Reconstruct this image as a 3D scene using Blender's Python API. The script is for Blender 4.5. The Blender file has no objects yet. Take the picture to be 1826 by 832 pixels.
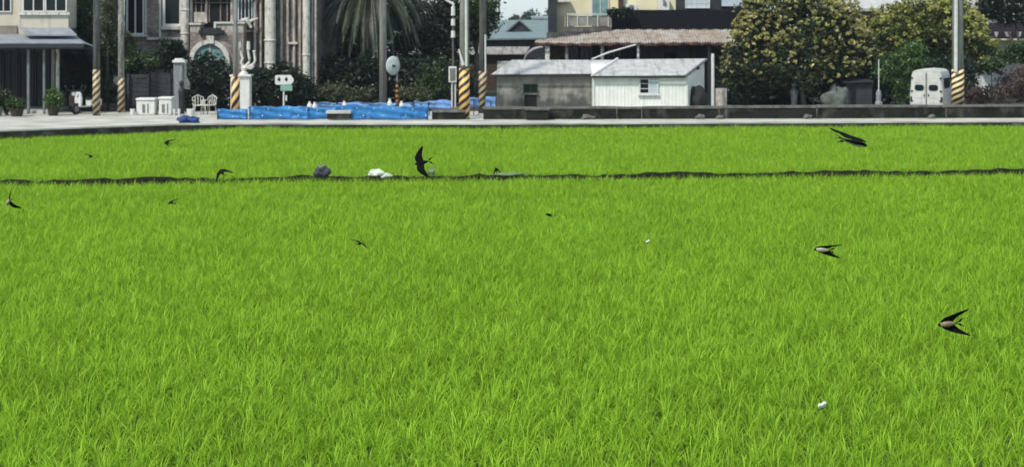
import bpy, math, random
import numpy as np
from mathutils import Vector, Matrix
random.seed(7); rng = np.random.default_rng(7)
R = math.radians
sc = bpy.context.scene
col = sc.collection

# ---------------------------------------------------------------- camera, sky, sun, exposure
F = 2700.0; H = 4.0; HY = 43.0; CX = 913.0          # focal length in photo pixels, eye height, horizon row
cam = bpy.data.cameras.new('camera'); camo = bpy.data.objects.new('camera', cam); col.objects.link(camo)
camo.location = (0, 0, H); camo.rotation_euler = (R(90), 0, 0)
cam.sensor_width = 36; cam.lens = 36 * F / 1826; cam.shift_y = -(416 - HY) / 1826
cam.clip_start = 0.5; cam.clip_end = 6000
cam.dof.use_dof = True; cam.dof.focus_distance = 14.5; cam.dof.aperture_fstop = 3.4
sc.camera = camo

SUN_EL, SUN_AZ = 50, 218        # degrees; azimuth measured clockwise from +Y (away from camera)
world = bpy.data.worlds.new('World'); sc.world = world; world.use_nodes = True
wn = world.node_tree.nodes; wl = world.node_tree.links
sky = wn.new('ShaderNodeTexSky'); sky.sky_type = 'NISHITA'; sky.sun_disc = False
sky.sun_elevation = R(SUN_EL); sky.sun_rotation = R(SUN_AZ)
sky.air_density = 1.0; sky.dust_density = 0.8; sky.ozone_density = 1.0
# thin high cloud: a pale veil, slightly uneven, over the blue sky
vn = wn.new('ShaderNodeTexNoise'); vn.inputs['Scale'].default_value = 2.2; vn.inputs['Detail'].default_value = 6
vg = wn.new('ShaderNodeTexCoord'); wl.new(vg.outputs['Generated'], vn.inputs['Vector'])
vr = wn.new('ShaderNodeMapRange'); vr.inputs[1].default_value = .3; vr.inputs[2].default_value = .7; vr.inputs[3].default_value = .45; vr.inputs[4].default_value = .85; wl.new(vn.outputs[0], vr.inputs[0])
vm = wn.new('ShaderNodeMix'); vm.data_type = 'RGBA'; wl.new(vr.outputs[0], vm.inputs[0]); wl.new(sky.outputs[0], vm.inputs[6]); vm.inputs[7].default_value = (3.9, 4.95, 5.7, 1)
wl.new(vm.outputs[2], wn['Background'].inputs[0]); wn['Background'].inputs[1].default_value = 0.115
sl = bpy.data.lights.new('sun', 'SUN'); sl.energy = 2.6; sl.angle = R(4); sl.color = (1, .95, .86)
so = bpy.data.objects.new('sun', sl); col.objects.link(so)
sd = Vector((math.sin(R(SUN_AZ)) * math.cos(R(SUN_EL)), math.cos(R(SUN_AZ)) * math.cos(R(SUN_EL)), math.sin(R(SUN_EL))))
so.rotation_euler = sd.to_track_quat('Z', 'Y').to_euler(); so.location = (0, 0, 60)
vs = sc.view_settings; vs.view_transform = 'Standard'; vs.look = 'None'; vs.gamma = 1; vs.exposure = 0.6

# ---------------------------------------------------------------- helpers
def X(px, Y): return (px - CX) * Y / F
def Z(py, Y): return H - (py - HY) * Y / F
ORG = {}
def tag(o, label=None, cat=None, group=None, kind=None):
    if label: o['label'] = label
    if cat: o['category'] = cat
    if group: o['group'] = group
    if kind: o['kind'] = kind
    return o
def thing(name, loc, label, cat, group=None):
    o = bpy.data.objects.new(name, None); col.objects.link(o); o.location = loc; o.empty_display_size = .2
    ORG[o.name] = Vector(loc)
    return tag(o, label, cat, group)
class MB:
    def __init__(s): s.v = []; s.f = []; s.m = []; s.cur = 0
    def add(s, vs, fs):
        n = len(s.v); s.v += [tuple(v) for v in vs]
        for f in fs: s.f.append(tuple(n + i for i in f)); s.m.append(s.cur)
        return s
    def box(s, x0, x1, y0, y1, z0, z1):
        return s.add([(x0,y0,z0),(x1,y0,z0),(x1,y1,z0),(x0,y1,z0),(x0,y0,z1),(x1,y0,z1),(x1,y1,z1),(x0,y1,z1)],
                     [(0,3,2,1),(4,5,6,7),(0,1,5,4),(1,2,6,5),(2,3,7,6),(3,0,4,7)])
    def pb(s, a, b, t, u, Y0, Y1):                      # box whose front face covers photo px a..b, rows t..u at depth Y0
        return s.box(X(a,Y0), X(b,Y0), Y0, Y1, Z(u,Y0), Z(t,Y0))
    def tube(s, pts, rs, n=10, caps=True):
        pts = [Vector(p) for p in pts]
        if not hasattr(rs, '__len__'): rs = [rs] * len(pts)
        vs = []; up = Vector((0.31, 0.2, 0.93))
        for i, p in enumerate(pts):
            t = (pts[min(i+1, len(pts)-1)] - pts[max(i-1, 0)])
            t = t.normalized() if t.length > 1e-9 else Vector((0,0,1))
            a = t.cross(up);
            if a.length < 1e-3: a = t.cross(Vector((1,0,0)))
            a.normalize(); b = t.cross(a)
            for k in range(n):
                w = 2*math.pi*k/n; vs.append(p + (a*math.cos(w) + b*math.sin(w))*rs[i])
        fs = []
        for i in range(len(pts)-1):
            for k in range(n):
                q = (k+1) % n; fs.append((i*n+k, i*n+q, (i+1)*n+q, (i+1)*n+k))
        if caps: fs += [tuple(range(n))[::-1], tuple((len(pts)-1)*n+k for k in range(n))]
        return s.add(vs, fs)
    def lathe(s, x, y, prof, n=16):                     # prof: (r, z) from bottom to top
        vs = [(x+r*math.cos(2*math.pi*k/n), y+r*math.sin(2*math.pi*k/n), z) for r, z in prof for k in range(n)]
        fs = [(i*n+k, i*n+(k+1)%n, (i+1)*n+(k+1)%n, (i+1)*n+k) for i in range(len(prof)-1) for k in range(n)]
        fs += [tuple(range(n))[::-1], tuple((len(prof)-1)*n+k for k in range(n))]
        return s.add(vs, fs)
    def slab(s, a, b, c, d, t):                         # quad a-b-c-d thickened downwards by t
        q = [Vector(p) for p in (a,b,c,d)]; w = [p - Vector((0,0,t)) for p in q]
        return s.add(q + w, [(0,1,2,3),(7,6,5,4),(0,4,5,1),(1,5,6,2),(2,6,7,3),(3,7,4,0)])
    def prism(s, poly, y0, y1):                         # polygon in (x,z) pushed from y0 to y1
        n = len(poly); vs = [(x,y0,z) for x,z in poly] + [(x,y1,z) for x,z in poly]
        fs = [tuple(range(n)), tuple(range(n,2*n))[::-1]] + [(i, i+n, (i+1)%n+n, (i+1)%n) for i in range(n)]
        return s.add(vs, fs)
    def sheet(s, fn, nu, nv):
        vs = [fn(i/nu, j/nv) for j in range(nv+1) for i in range(nu+1)]
        return s.add(vs, [(j*(nu+1)+i, j*(nu+1)+i+1, (j+1)*(nu+1)+i+1, (j+1)*(nu+1)+i) for j in range(nv) for i in range(nu)])
    def build(s, name, mat, parent=None, bevel=0, smooth=False, solid=0):
        o0 = ORG[parent.name] if parent is not None else Vector((0,0,0))
        me = bpy.data.meshes.new(name); me.from_pydata([Vector(v)-o0 for v in s.v], [], s.f)
        for mm in (mat if isinstance(mat, (list, tuple)) else [mat]): me.materials.append(mm)
        if any(s.m):
            for p, i in zip(me.polygons, s.m): p.material_index = i
        me.update()
        if smooth: me.polygons.foreach_set('use_smooth', [True]*len(me.polygons))
        o = bpy.data.objects.new(name, me); col.objects.link(o)
        if parent is not None: o.parent = parent; ORG[o.name] = o0
        else: ORG[o.name] = Vector((0,0,0))
        if solid:
            m = o.modifiers.new('solid', 'SOLIDIFY'); m.thickness = solid
        if bevel:
            m = o.modifiers.new('bevel', 'BEVEL'); m.width = bevel; m.segments = 2; m.limit_method = 'ANGLE'
        return o
def solo(name, mb, mat, loc, label, cat, group=None, **k):   # a thing that is one mesh, its origin at loc
    t = bpy.data.objects.new('x', None); ORG['_solo'] = Vector(loc)
    class P: name = '_solo'
    o0 = Vector(loc); mb.v = [tuple(Vector(v)-o0) for v in mb.v]
    o = mb.build(name, mat, None, **k); o.location = loc; ORG[o.name] = o0; bpy.data.objects.remove(t)
    return tag(o, label, cat, group)

# ---------------------------------------------------------------- materials
def mat(name, c1, c2=None, scale=3.0, rough=.85, streak=None, sk=(5,5,.5), skt=(.45,.7), bump=0, metal=0, detail=6, noise_t=(.35,.65), spec=.3):
    m = bpy.data.materials.new(name); m.use_nodes = True; nt = m.node_tree; n = nt.nodes; l = nt.links
    b = n['Principled BSDF']; b.inputs['Roughness'].default_value = rough; b.inputs['Metallic'].default_value = metal
    b.inputs['Specular IOR Level'].default_value = spec
    tc = n.new('ShaderNodeTexCoord')
    c2 = c2 or tuple(x*.8 for x in c1)
    nz = n.new('ShaderNodeTexNoise'); nz.inputs['Scale'].default_value = scale; nz.inputs['Detail'].default_value = detail
    l.new(tc.outputs['Object'], nz.inputs['Vector'])
    mr = n.new('ShaderNodeMapRange'); mr.inputs[1].default_value, mr.inputs[2].default_value = noise_t
    l.new(nz.outputs[0], mr.inputs[0])
    mx = n.new('ShaderNodeMix'); mx.data_type = 'RGBA'; l.new(mr.outputs[0], mx.inputs[0])
    mx.inputs[6].default_value = (*c1, 1); mx.inputs[7].default_value = (*c2, 1)
    out = mx.outputs[2]
    if streak:
        mp = n.new('ShaderNodeMapping'); mp.inputs['Scale'].default_value = sk; l.new(tc.outputs['Object'], mp.inputs[0])
        z2 = n.new('ShaderNodeTexNoise'); z2.inputs['Scale'].default_value = 1; z2.inputs['Detail'].default_value = 8
        l.new(mp.outputs[0], z2.inputs['Vector'])
        r2 = n.new('ShaderNodeMapRange'); r2.inputs[1].default_value, r2.inputs[2].default_value = skt; l.new(z2.outputs[0], r2.inputs[0])
        m2 = n.new('ShaderNodeMix'); m2.data_type = 'RGBA'; l.new(r2.outputs[0], m2.inputs[0]); l.new(out, m2.inputs[6])
        m2.inputs[7].default_value = (*streak, 1); out = m2.outputs[2]
    l.new(out, b.inputs['Base Color'])
    if bump:
        bp = n.new('ShaderNodeBump'); bp.inputs['Strength'].default_value = bump; bp.inputs['Distance'].default_value = .02
        l.new(nz.outputs[0], bp.inputs['Height']); l.new(bp.outputs[0], b.inputs['Normal'])
    return m
def brick(name, c1, c2, mortar, sx=3.2, dirt=(.05,.045,.04)):
    m = mat(name, c1, c2, 2.5, .9, streak=dirt, sk=(3,3,.35), skt=(.5,.85)); nt = m.node_tree; n = nt.nodes; l = nt.links
    tc = n['Texture Coordinate']; sp = n.new('ShaderNodeSeparateXYZ'); l.new(tc.outputs['Object'], sp.inputs[0])
    ad = n.new('ShaderNodeMath'); l.new(sp.outputs[0], ad.inputs[0]); l.new(sp.outputs[1], ad.inputs[1])
    cb = n.new('ShaderNodeCombineXYZ'); l.new(ad.outputs[0], cb.inputs[0]); l.new(sp.outputs[2], cb.inputs[1])
    br = n.new('ShaderNodeTexBrick'); br.inputs['Scale'].default_value = sx; l.new(cb.outputs[0], br.inputs['Vector'])
    br.inputs['Mortar Size'].default_value = .03; br.inputs['Color1'].default_value = (1,1,1,1); br.inputs['Color2'].default_value = (.45,.42,.4,1)
    br.inputs['Mortar'].default_value = (*mortar, 1)
    b = n['Principled BSDF']; src = b.inputs['Base Color'].links[0].from_socket
    mx = n.new('ShaderNodeMix'); mx.data_type = 'RGBA'; mx.blend_type = 'MULTIPLY'; mx.inputs[0].default_value = 1
    l.new(src, mx.inputs[6]); l.new(br.outputs[0], mx.inputs[7]); l.new(mx.outputs[2], b.inputs['Base Color'])
    return m
def hazard(name, period, r, yellow=(.88,.50,.15), black=(.010,.008,.008), worn=0.0):
    m = bpy.data.materials.new(name); m.use_nodes = True; n = m.node_tree.nodes; l = m.node_tree.links
    b = n['Principled BSDF']; b.inputs['Roughness'].default_value = .5
    tc = n.new('ShaderNodeTexCoord'); sp = n.new('ShaderNodeSeparateXYZ'); l.new(tc.outputs['Object'], sp.inputs[0])
    def M(op, a, bb):
        q = n.new('ShaderNodeMath'); q.operation = op
        for i, v in enumerate((a, bb)):
            if isinstance(v, (int, float)): q.inputs[i].default_value = v
            else: l.new(v, q.inputs[i])
        return q.outputs[0]
    neg = M('MULTIPLY', sp.outputs[1], -1)
    at = M('ARCTAN2', sp.outputs[0], neg)
    turns = M('MULTIPLY', at, 3/(2*math.pi))                    # three stripes wind round the pole
    zz = M('DIVIDE', sp.outputs[2], period)
    fr = M('FRACT', M('ADD', M('SUBTRACT', zz, turns), 100), 0)
    st = M('GREATER_THAN', fr, .5)
    nz = n.new('ShaderNodeTexNoise'); nz.inputs['Scale'].default_value = 9; nz.inputs['Detail'].default_value = 8; l.new(tc.outputs['Object'], nz.inputs[0])
    mr = n.new('ShaderNodeMapRange'); mr.inputs[1].default_value = .4; mr.inputs[2].default_value = .75; mr.inputs[4].default_value = .18 + worn*3
    l.new(nz.outputs[0], mr.inputs[0])
    mx = n.new('ShaderNodeMix'); mx.data_type = 'RGBA'; l.new(st, mx.inputs[0]); mx.inputs[6].default_value = (*black,1); mx.inputs[7].default_value = (*yellow,1)
    m2 = n.new('ShaderNodeMix'); m2.data_type = 'RGBA'; l.new(mr.outputs[0], m2.inputs[0]); l.new(mx.outputs[2], m2.inputs[6]); m2.inputs[7].default_value = (.22,.18,.13,1)
    l.new(m2.outputs[2], b.inputs['Base Color'])
    return m
def leafmat(name, c1, c2, trans=.35, c3=None):
    m = bpy.data.materials.new(name); m.use_nodes = True; n = m.node_tree.nodes; l = m.node_tree.links
    n.remove(n['Principled BSDF'])
    at = n.new('ShaderNodeAttribute'); at.attribute_name = 'tint'
    rp = n.new('ShaderNodeValToRGB'); l.new(at.outputs['Fac'], rp.inputs[0])
    rp.color_ramp.elements[0].color = (*c1,1); rp.color_ramp.elements[1].color = (*c2,1)
    if c3: e = rp.color_ramp.elements.new(.88); e.color = (*c2,1); rp.color_ramp.elements[2].color = (*c3,1)
    d = n.new('ShaderNodeBsdfDiffuse'); t = n.new('ShaderNodeBsdfTranslucent'); mx = n.new('ShaderNodeMixShader'); mx.inputs[0].default_value = trans
    g = n.new('ShaderNodeBsdfGlossy'); g.inputs['Roughness'].default_value = .45; m2 = n.new('ShaderNodeMixShader'); m2.inputs[0].default_value = .04
    for q in (d, t): l.new(rp.outputs[0], q.inputs[0])
    l.new(d.outputs[0], mx.inputs[1]); l.new(t.outputs[0], mx.inputs[2]); l.new(mx.outputs[0], m2.inputs[1]); l.new(g.outputs[0], m2.inputs[2])
    l.new(m2.outputs[0], n['Material Output'].inputs[0]); return m

M = {}
M['concrete']  = mat('pale_concrete', (.50,.485,.44), (.36,.345,.31), 1.3, .9, streak=(.2,.19,.17), sk=(1.2,1.2,1), skt=(.55,.85))
M['lane']      = mat('lane_concrete', (.56,.55,.49), (.40,.39,.34), .9, .9, streak=(.20,.185,.15), sk=(.5,3,1), skt=(.46,.74))
M['mossy']     = mat('mossy_shaded_concrete', (.026,.025,.021), (.011,.013,.010), 1.7, .95, streak=(.10,.10,.085), sk=(1.6,1.6,1.1), skt=(.52,.8), bump=.4, spec=.04)  # dark stained wall tone; on the field bank it also carries shade
M['coping']    = mat('weathered_coping', (.17,.16,.145), (.09,.085,.075), 2.5, .95, streak=(.07,.065,.055), sk=(6,6,2), skt=(.5,.75))
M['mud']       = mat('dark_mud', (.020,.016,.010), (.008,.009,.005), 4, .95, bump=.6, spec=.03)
M['paddy']     = mat('wet_paddy_soil', (.035,.045,.018), (.02,.028,.010), 2, .6)
M['yard']      = mat('yard_ground', (.05,.048,.036), (.03,.034,.022), .6, .95, streak=(.02,.03,.015), sk=(.5,.5,.5))
M['plain']     = mat('far_plain', (.06,.09,.03), (.04,.06,.03), .05, .95)
M['pole']      = mat('grey_pole_concrete', (.27,.265,.245), (.2,.195,.18), 3, .9, streak=(.12,.115,.1), sk=(9,9,.4))
M['pole_dark'] = mat('dark_stained_pole', (.12,.12,.11), (.075,.075,.068), 3, .9, streak=(.04,.04,.036), sk=(9,9,.4))
M['pole_pale'] = mat('pale_mottled_pole', (.4,.39,.36), (.2,.2,.18), 7, .9, streak=(.08,.08,.07), sk=(12,12,2))
M['pale_strip']   = mat('pale_grey_paint', (.6,.6,.58), (.5,.5,.48), 5, .5)
M['white']     = mat('white_paint', (.66,.66,.63), (.55,.55,.52), 4, .6, streak=(.4,.39,.35), sk=(8,8,.8), skt=(.6,.85))
M['whitewall'] = mat('white_corrugated', (.76,.77,.72), (.66,.67,.62), 3, .55, streak=(.42,.42,.36), sk=(7,7,.35), skt=(.58,.9))
M['cream']     = mat('cream_wall', (.70,.64,.44), (.62,.56,.38), 1.5, .85, streak=(.3,.27,.2), sk=(3,3,.35), skt=(.58,.85))
M['beige']     = mat('beige_wall', (.56,.51,.42), (.47,.43,.36), 1.5, .85, streak=(.25,.22,.18), sk=(3,3,.4), skt=(.55,.85))
M['beigedk']   = mat('taupe_wall', (.28,.25,.21), (.17,.15,.13), 1.5, .85)
M['slate']     = mat('slate_roof', (.27,.295,.33), (.17,.185,.21), 4, .6, streak=(.34,.36,.38), sk=(1.5,6,1), skt=(.5,.8))
M['darkroof']  = mat('dark_roof', (.045,.05,.055), (.03,.033,.037), 3, .6)
M['glassdk']   = mat('dark_glass', (.008,.016,.018), (.004,.008,.010), 1.2, .15, spec=.25)
M['glasspurple'] = mat('violet_black_glass', (.009,.009,.018), (.006,.006,.012), 1.2, .15, spec=.3)
M['glassteal'] = mat('teal_glass', (.2,.33,.33), (.1,.2,.2), 2.5, .15, spec=.6)
M['glasspale'] = mat('pale_window_glass', (.5,.56,.6), (.4,.46,.52), 2, .2, spec=.6)
M['darkframe'] = mat('dark_metal', (.03,.034,.038), (.02,.022,.025), 3, .5)
M['greymetal'] = mat('grey_metal', (.2,.205,.21), (.13,.135,.14), 5, .5)
M['brick']     = brick('red_brown_brick', (.40,.335,.30), (.27,.225,.20), (.8,.8,.75))
M['brickdk']   = brick('dark_brown_brick', (.28,.235,.21), (.17,.14,.128), (.8,.8,.75))
M['stone']     = mat('carved_pale_stone', (.64,.62,.57), (.50,.48,.43), 4, .85, streak=(.15,.13,.11), sk=(9,9,2.2), skt=(.54,.72))
M['stonetan']  = mat('tan_stone', (.50,.45,.39), (.34,.30,.26), 4, .85, streak=(.08,.07,.06), sk=(9,9,1.4), skt=(.5,.75))
M['fence']     = mat('charcoal_slats', (.036,.038,.044), (.022,.023,.028), 3, .6, streak=(.1,.1,.11), sk=(1.5,1.5,14), skt=(.55,.8))
M['granite']   = mat('grey_granite', (.27,.285,.29), (.18,.19,.195), 9, .8, streak=(.09,.1,.1), sk=(14,14,.6))
M['sheetroof'] = mat('pale_sheet_roof', (.50,.49,.47), (.38,.37,.36), 2.5, .55, streak=(.2,.19,.18), sk=(5,.5,1), skt=(.5,.8))
M['greywall']  = mat('stained_plaster', (.31,.30,.27), (.20,.195,.17), 1.6, .95, streak=(.13,.13,.12), sk=(2,2,1.4), skt=(.5,.75))
def rising_damp(m, h0, h1, c=(.035,.038,.034)):        # mould growing up from the foot of a wall, ragged by noise
    n = m.node_tree.nodes; l = m.node_tree.links; b = n['Principled BSDF']; src = b.inputs['Base Color'].links[0].from_socket
    tc = n['Texture Coordinate']; sp = n.new('ShaderNodeSeparateXYZ'); l.new(tc.outputs['Object'], sp.inputs[0])
    mp = n.new('ShaderNodeMapping'); mp.inputs['Scale'].default_value = (1.7,1.7,1.3); l.new(tc.outputs['Object'], mp.inputs[0])
    nz = n.new('ShaderNodeTexNoise'); nz.inputs['Scale'].default_value = 1.6; nz.inputs['Detail'].default_value = 8; l.new(mp.outputs[0], nz.inputs[0])
    q = n.new('ShaderNodeMath'); q.operation = 'MULTIPLY_ADD'; l.new(nz.outputs[0], q.inputs[0]); q.inputs[1].default_value = -2.6; l.new(sp.outputs[2], q.inputs[2])
    r = n.new('ShaderNodeMapRange'); r.inputs[1].default_value = h0-1.3; r.inputs[2].default_value = h1-1.3; r.inputs[3].default_value = .8; r.inputs[4].default_value = 0
    l.new(q.outputs[0], r.inputs[0]); mx = n.new('ShaderNodeMix'); mx.data_type = 'RGBA'; l.new(r.outputs[0], mx.inputs[0]); l.new(src, mx.inputs[6]); mx.inputs[7].default_value = (*c,1)
    l.new(mx.outputs[2], b.inputs['Base Color'])
rising_damp(M['greywall'], .55, 1.25)
M['rust']      = mat('rusty_sheet_roof', (.40,.375,.34), (.27,.205,.155), .9, .8, streak=(.20,.10,.05), sk=(5,1.2,1), skt=(.52,.74), detail=9)
M['rustedge']  = mat('rust_edge', (.13,.05,.04), (.03,.022,.022), 8, .9)
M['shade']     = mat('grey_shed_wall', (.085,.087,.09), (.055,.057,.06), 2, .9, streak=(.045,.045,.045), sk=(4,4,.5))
M['wood']      = mat('brown_boards', (.07,.045,.035), (.045,.03,.024), 5, .9)
M['blackclad'] = mat('black_cladding', (.008,.009,.011), (.006,.007,.009), 2, .7, spec=.15)
M['tealroof']  = mat('green_grey_roof', (.17,.22,.22), (.13,.17,.17), 3, .6)
M['pinkroof']  = mat('dusty_corrugated_roof', (.36,.33,.32), (.25,.225,.22), 3, .7, streak=(.14,.12,.11), sk=(6,.6,1))
M['ac']        = mat('ac_white', (.66,.66,.64), (.58,.58,.56), 5, .5)
M['hollow']    = mat('dark_opening', (.01,.01,.011), (.006,.006,.007), 3, .9)
M['blue']      = mat('blue_plastic_sheet', (.035,.20,.46), (.022,.13,.34), 3.5, .45, streak=(.12,.3,.65), sk=(3,3,5), skt=(.55,.8), bump=.5)
M['bluepale']  = mat('faded_blue_plastic', (.16,.30,.56), (.11,.22,.45), 3.5, .5, streak=(.3,.4,.55), sk=(3,3,2), skt=(.55,.8), bump=.5)
M['bluedk']    = mat('navy_plastic', (.035,.07,.25), (.018,.03,.08), 6, .5, bump=.8)
M['bluetarp']  = mat('deep_blue_tarp', (.025,.07,.24), (.012,.03,.11), 9, .6, bump=.8)
M['clip']      = mat('white_clip', (.75,.8,.85), None, 5, .5)
M['terracotta']= mat('brown_pot', (.055,.038,.03), (.035,.026,.022), 5, .8)
M['greypot']   = mat('grey_pot', (.2,.195,.18), (.13,.125,.115), 5, .8)
M['vanwhite']  = mat('van_paint', (.54,.54,.51), (.45,.45,.42), 3, .5, streak=(.4,.38,.33), sk=(5,5,.8), skt=(.58,.85), spec=.5)
M['rubber']    = mat('black_rubber', (.02,.02,.02), None, 5, .8)
M['redlamp']   = mat('red_lamp', (.35,.03,.02), None, 5, .3)
M['amber']     = mat('orange_plastic', (.55,.2,.05), None, 5, .5)
M['signgreen'] = mat('sign_green', (.22,.38,.3), (.18,.32,.26), 5, .5)
M['mirrorback']= mat('mirror_back', (.42,.46,.45), (.34,.38,.37), 5, .5)
M['bark']      = mat('bark', (.09,.075,.06), (.05,.04,.033), 9, .95, bump=.6)
M['barkpale']  = mat('pale_bark', (.22,.22,.2), (.14,.14,.125), 9, .95)
M['plum']      = mat('plum_balcony', (.03,.02,.03), (.02,.014,.02), 3, .7)
M['darktarp']  = mat('dark_grey_tarp', (.032,.037,.043), (.022,.026,.031), 2, .7, bump=.6)
M['rubble']    = mat('grey_green_heap', (.12,.135,.12), (.07,.08,.07), 5, .95, bump=.8)
M['bagwhite']  = mat('white_bag', (.62,.66,.55), (.45,.5,.4), 9, .5, bump=.5)
M['baggrey']   = mat('slate_bag', (.055,.06,.09), (.02,.022,.03), 9, .6, bump=.8)
M['baghaze']   = mat('dirty_clear_plastic', (.17,.23,.12), (.10,.15,.06), 9, .4, bump=.8)
M['birdback']  = mat('blue_black_feathers', (.007,.010,.017), (.004,.005,.008), 20, .7, spec=.08)
M['birdwing']  = mat('black_brown_feathers', (.009,.009,.008), (.005,.005,.0045), 20, .8, spec=.05)
M['birdbelly'] = mat('pale_belly_feathers', (.42,.40,.33), (.28,.25,.19), 25, .8)
M['birdtan']   = mat('buff_belly_feathers', (.27,.20,.13), (.15,.11,.07), 25, .8)
M['butterfly'] = mat('white_wing', (.85,.87,.78), (.75,.78,.66), 30, .8)
L = {
 'blossom': leafmat('cream_green_leaves', (.006,.014,.007), (.045,.060,.018), .25, (.15,.155,.05)),
 'yellow':  leafmat('yellow_green_leaves', (.012,.028,.008), (.13,.16,.03), .3, (.44,.38,.12)),
 'flower':  leafmat('cream_blossom', (.19,.20,.055), (.54,.50,.19), .3),
 'flowery': leafmat('yellow_new_leaves', (.22,.24,.05), (.56,.53,.15), .3),
 'dark':    leafmat('dark_leaves', (.006,.013,.008), (.026,.045,.022), .25),
 'mid':     leafmat('mid_green_leaves', (.012,.028,.010), (.07,.115,.03), .3, (.17,.2,.09)),
 'fresh':   leafmat('fresh_green_leaves', (.02,.045,.012), (.10,.19,.04), .35, (.2,.28,.09)),
 'vine':    leafmat('mossy_vine_leaves', (.02,.028,.012), (.10,.12,.05), .3, (.26,.27,.17)),
 'palm':    leafmat('palm_leaflets', (.02,.03,.017), (.055,.080,.030), .25, (.15,.175,.075)),
 'brown':   leafmat('brown_dry_twigs', (.03,.02,.016), (.10,.065,.05), .15, (.16,.11,.08)),
 'far':     leafmat('far_wood_leaves', (.02,.035,.02), (.06,.09,.045), .2),
}

# ---------------------------------------------------------------- foliage
def cards(name, centers, size, material, parent=None, tint=None, aspect=1.0, updown=.5):
    n = len(centers); P_ = np.asarray(centers, float)
    nrm = rng.normal(size=(n,3)); nrm[:,2] = np.abs(nrm[:,2])*(1+updown); nrm /= np.linalg.norm(nrm,axis=1)[:,None]
    a = np.cross(nrm, rng.normal(size=(n,3))); a /= np.linalg.norm(a,axis=1)[:,None]+1e-9
    b = np.cross(nrm, a); s = size*rng.uniform(.6,1.4,size=(n,1))
    v = np.empty((n,4,3)); v[:,0]=P_-a*s*aspect; v[:,1]=P_-b*s*.5+a*s*.1; v[:,2]=P_+a*s*aspect; v[:,3]=P_+b*s*.5+a*s*.1
    if tint is None: tint = rng.uniform(0,1,n)
    return quads(name, v, np.repeat(tint,4), material, parent)
def quads(name, v, tint, material, parent=None):
    n = len(v); o0 = np.array(ORG[parent.name]) if parent is not None else np.zeros(3)
    me = bpy.data.meshes.new(name); me.vertices.add(4*n); me.vertices.foreach_set('co', (v.reshape(-1,3)-o0).ravel())
    me.loops.add(4*n); me.loops.foreach_set('vertex_index', np.arange(4*n)); me.polygons.add(n)
    me.polygons.foreach_set('loop_start', np.arange(0,4*n,4)); me.polygons.foreach_set('loop_total', np.full(n,4)); me.update()
    at = me.attributes.new('tint','FLOAT','POINT'); at.data.foreach_set('value', np.clip(tint,0,1).astype(float)); me.materials.append(material)
    o = bpy.data.objects.new(name, me); col.objects.link(o)
    if parent is not None: o.parent = parent; ORG[o.name] = Vector(o0)
    return o
def clumped(blobs, nclump, per, cr, shell=.55):
    """blobs: (cx,cy,cz,rx,ry,rz). Leaf positions in clumps spread through the ellipsoids, biased to their outside."""
    vol = np.array([b[3]*b[4]*b[5] for b in blobs])**.67; w = vol/vol.sum(); out = []; tn = []; outer = []
    for b, ww in zip(blobs, w):
        k = max(3, int(nclump*ww)); d = rng.normal(size=(k,3)); d /= np.linalg.norm(d,axis=1)[:,None]
        r = 1-(1-shell)*rng.uniform(0,1,(k,1))**1.3; r *= rng.uniform(.86,1.12,(k,1))
        c = np.array(b[:3]) + d*r*np.array(b[3:]); ct = rng.uniform(0,1,k)
        for i in range(k):
            m = int(per*rng.uniform(.6,1.4)); q = rng.normal(size=(m,3))*cr*rng.uniform(.6,1.3)*np.array([1,1,.7])
            out.append(c[i]+q); tn.append(np.clip(ct[i]*.55+rng.uniform(0,.5,m),0,1)); 
        outer.append(c)
    return np.concatenate(out), np.concatenate(tn), np.concatenate(outer)
def bpx(px, py, Y, rx, rz, ry=None):          # ellipsoid given in photo pixels at depth Y
    s = Y/F; return (X(px,Y), Y, Z(py,Y), rx*s, (ry if ry else (rx+rz)/2)*s, rz*s)
def shrub(name, blobs, n, per, cr, size, leaf, label, cat, group=None, stem=True, base=None):
    b0 = blobs[0]; base = base or (b0[0], b0[1], 0)
    t = thing(name, base, label, cat, group)
    p, tn, c = clumped(blobs, n, per, cr)
    cards('foliage', p, size, L[leaf], t, tn)
    if stem:
        m = MB()
        for b in blobs:
            m.tube([(base[0]+random.uniform(-.05,.05), base[1], base[2]), ((base[0]+b[0])/2, b[1], (b[2]+base[2])/2), (b[0], b[1], b[2])], [.05,.035,.015], 6)
        m.build('stem', M['bark'], t)
    return t
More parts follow.
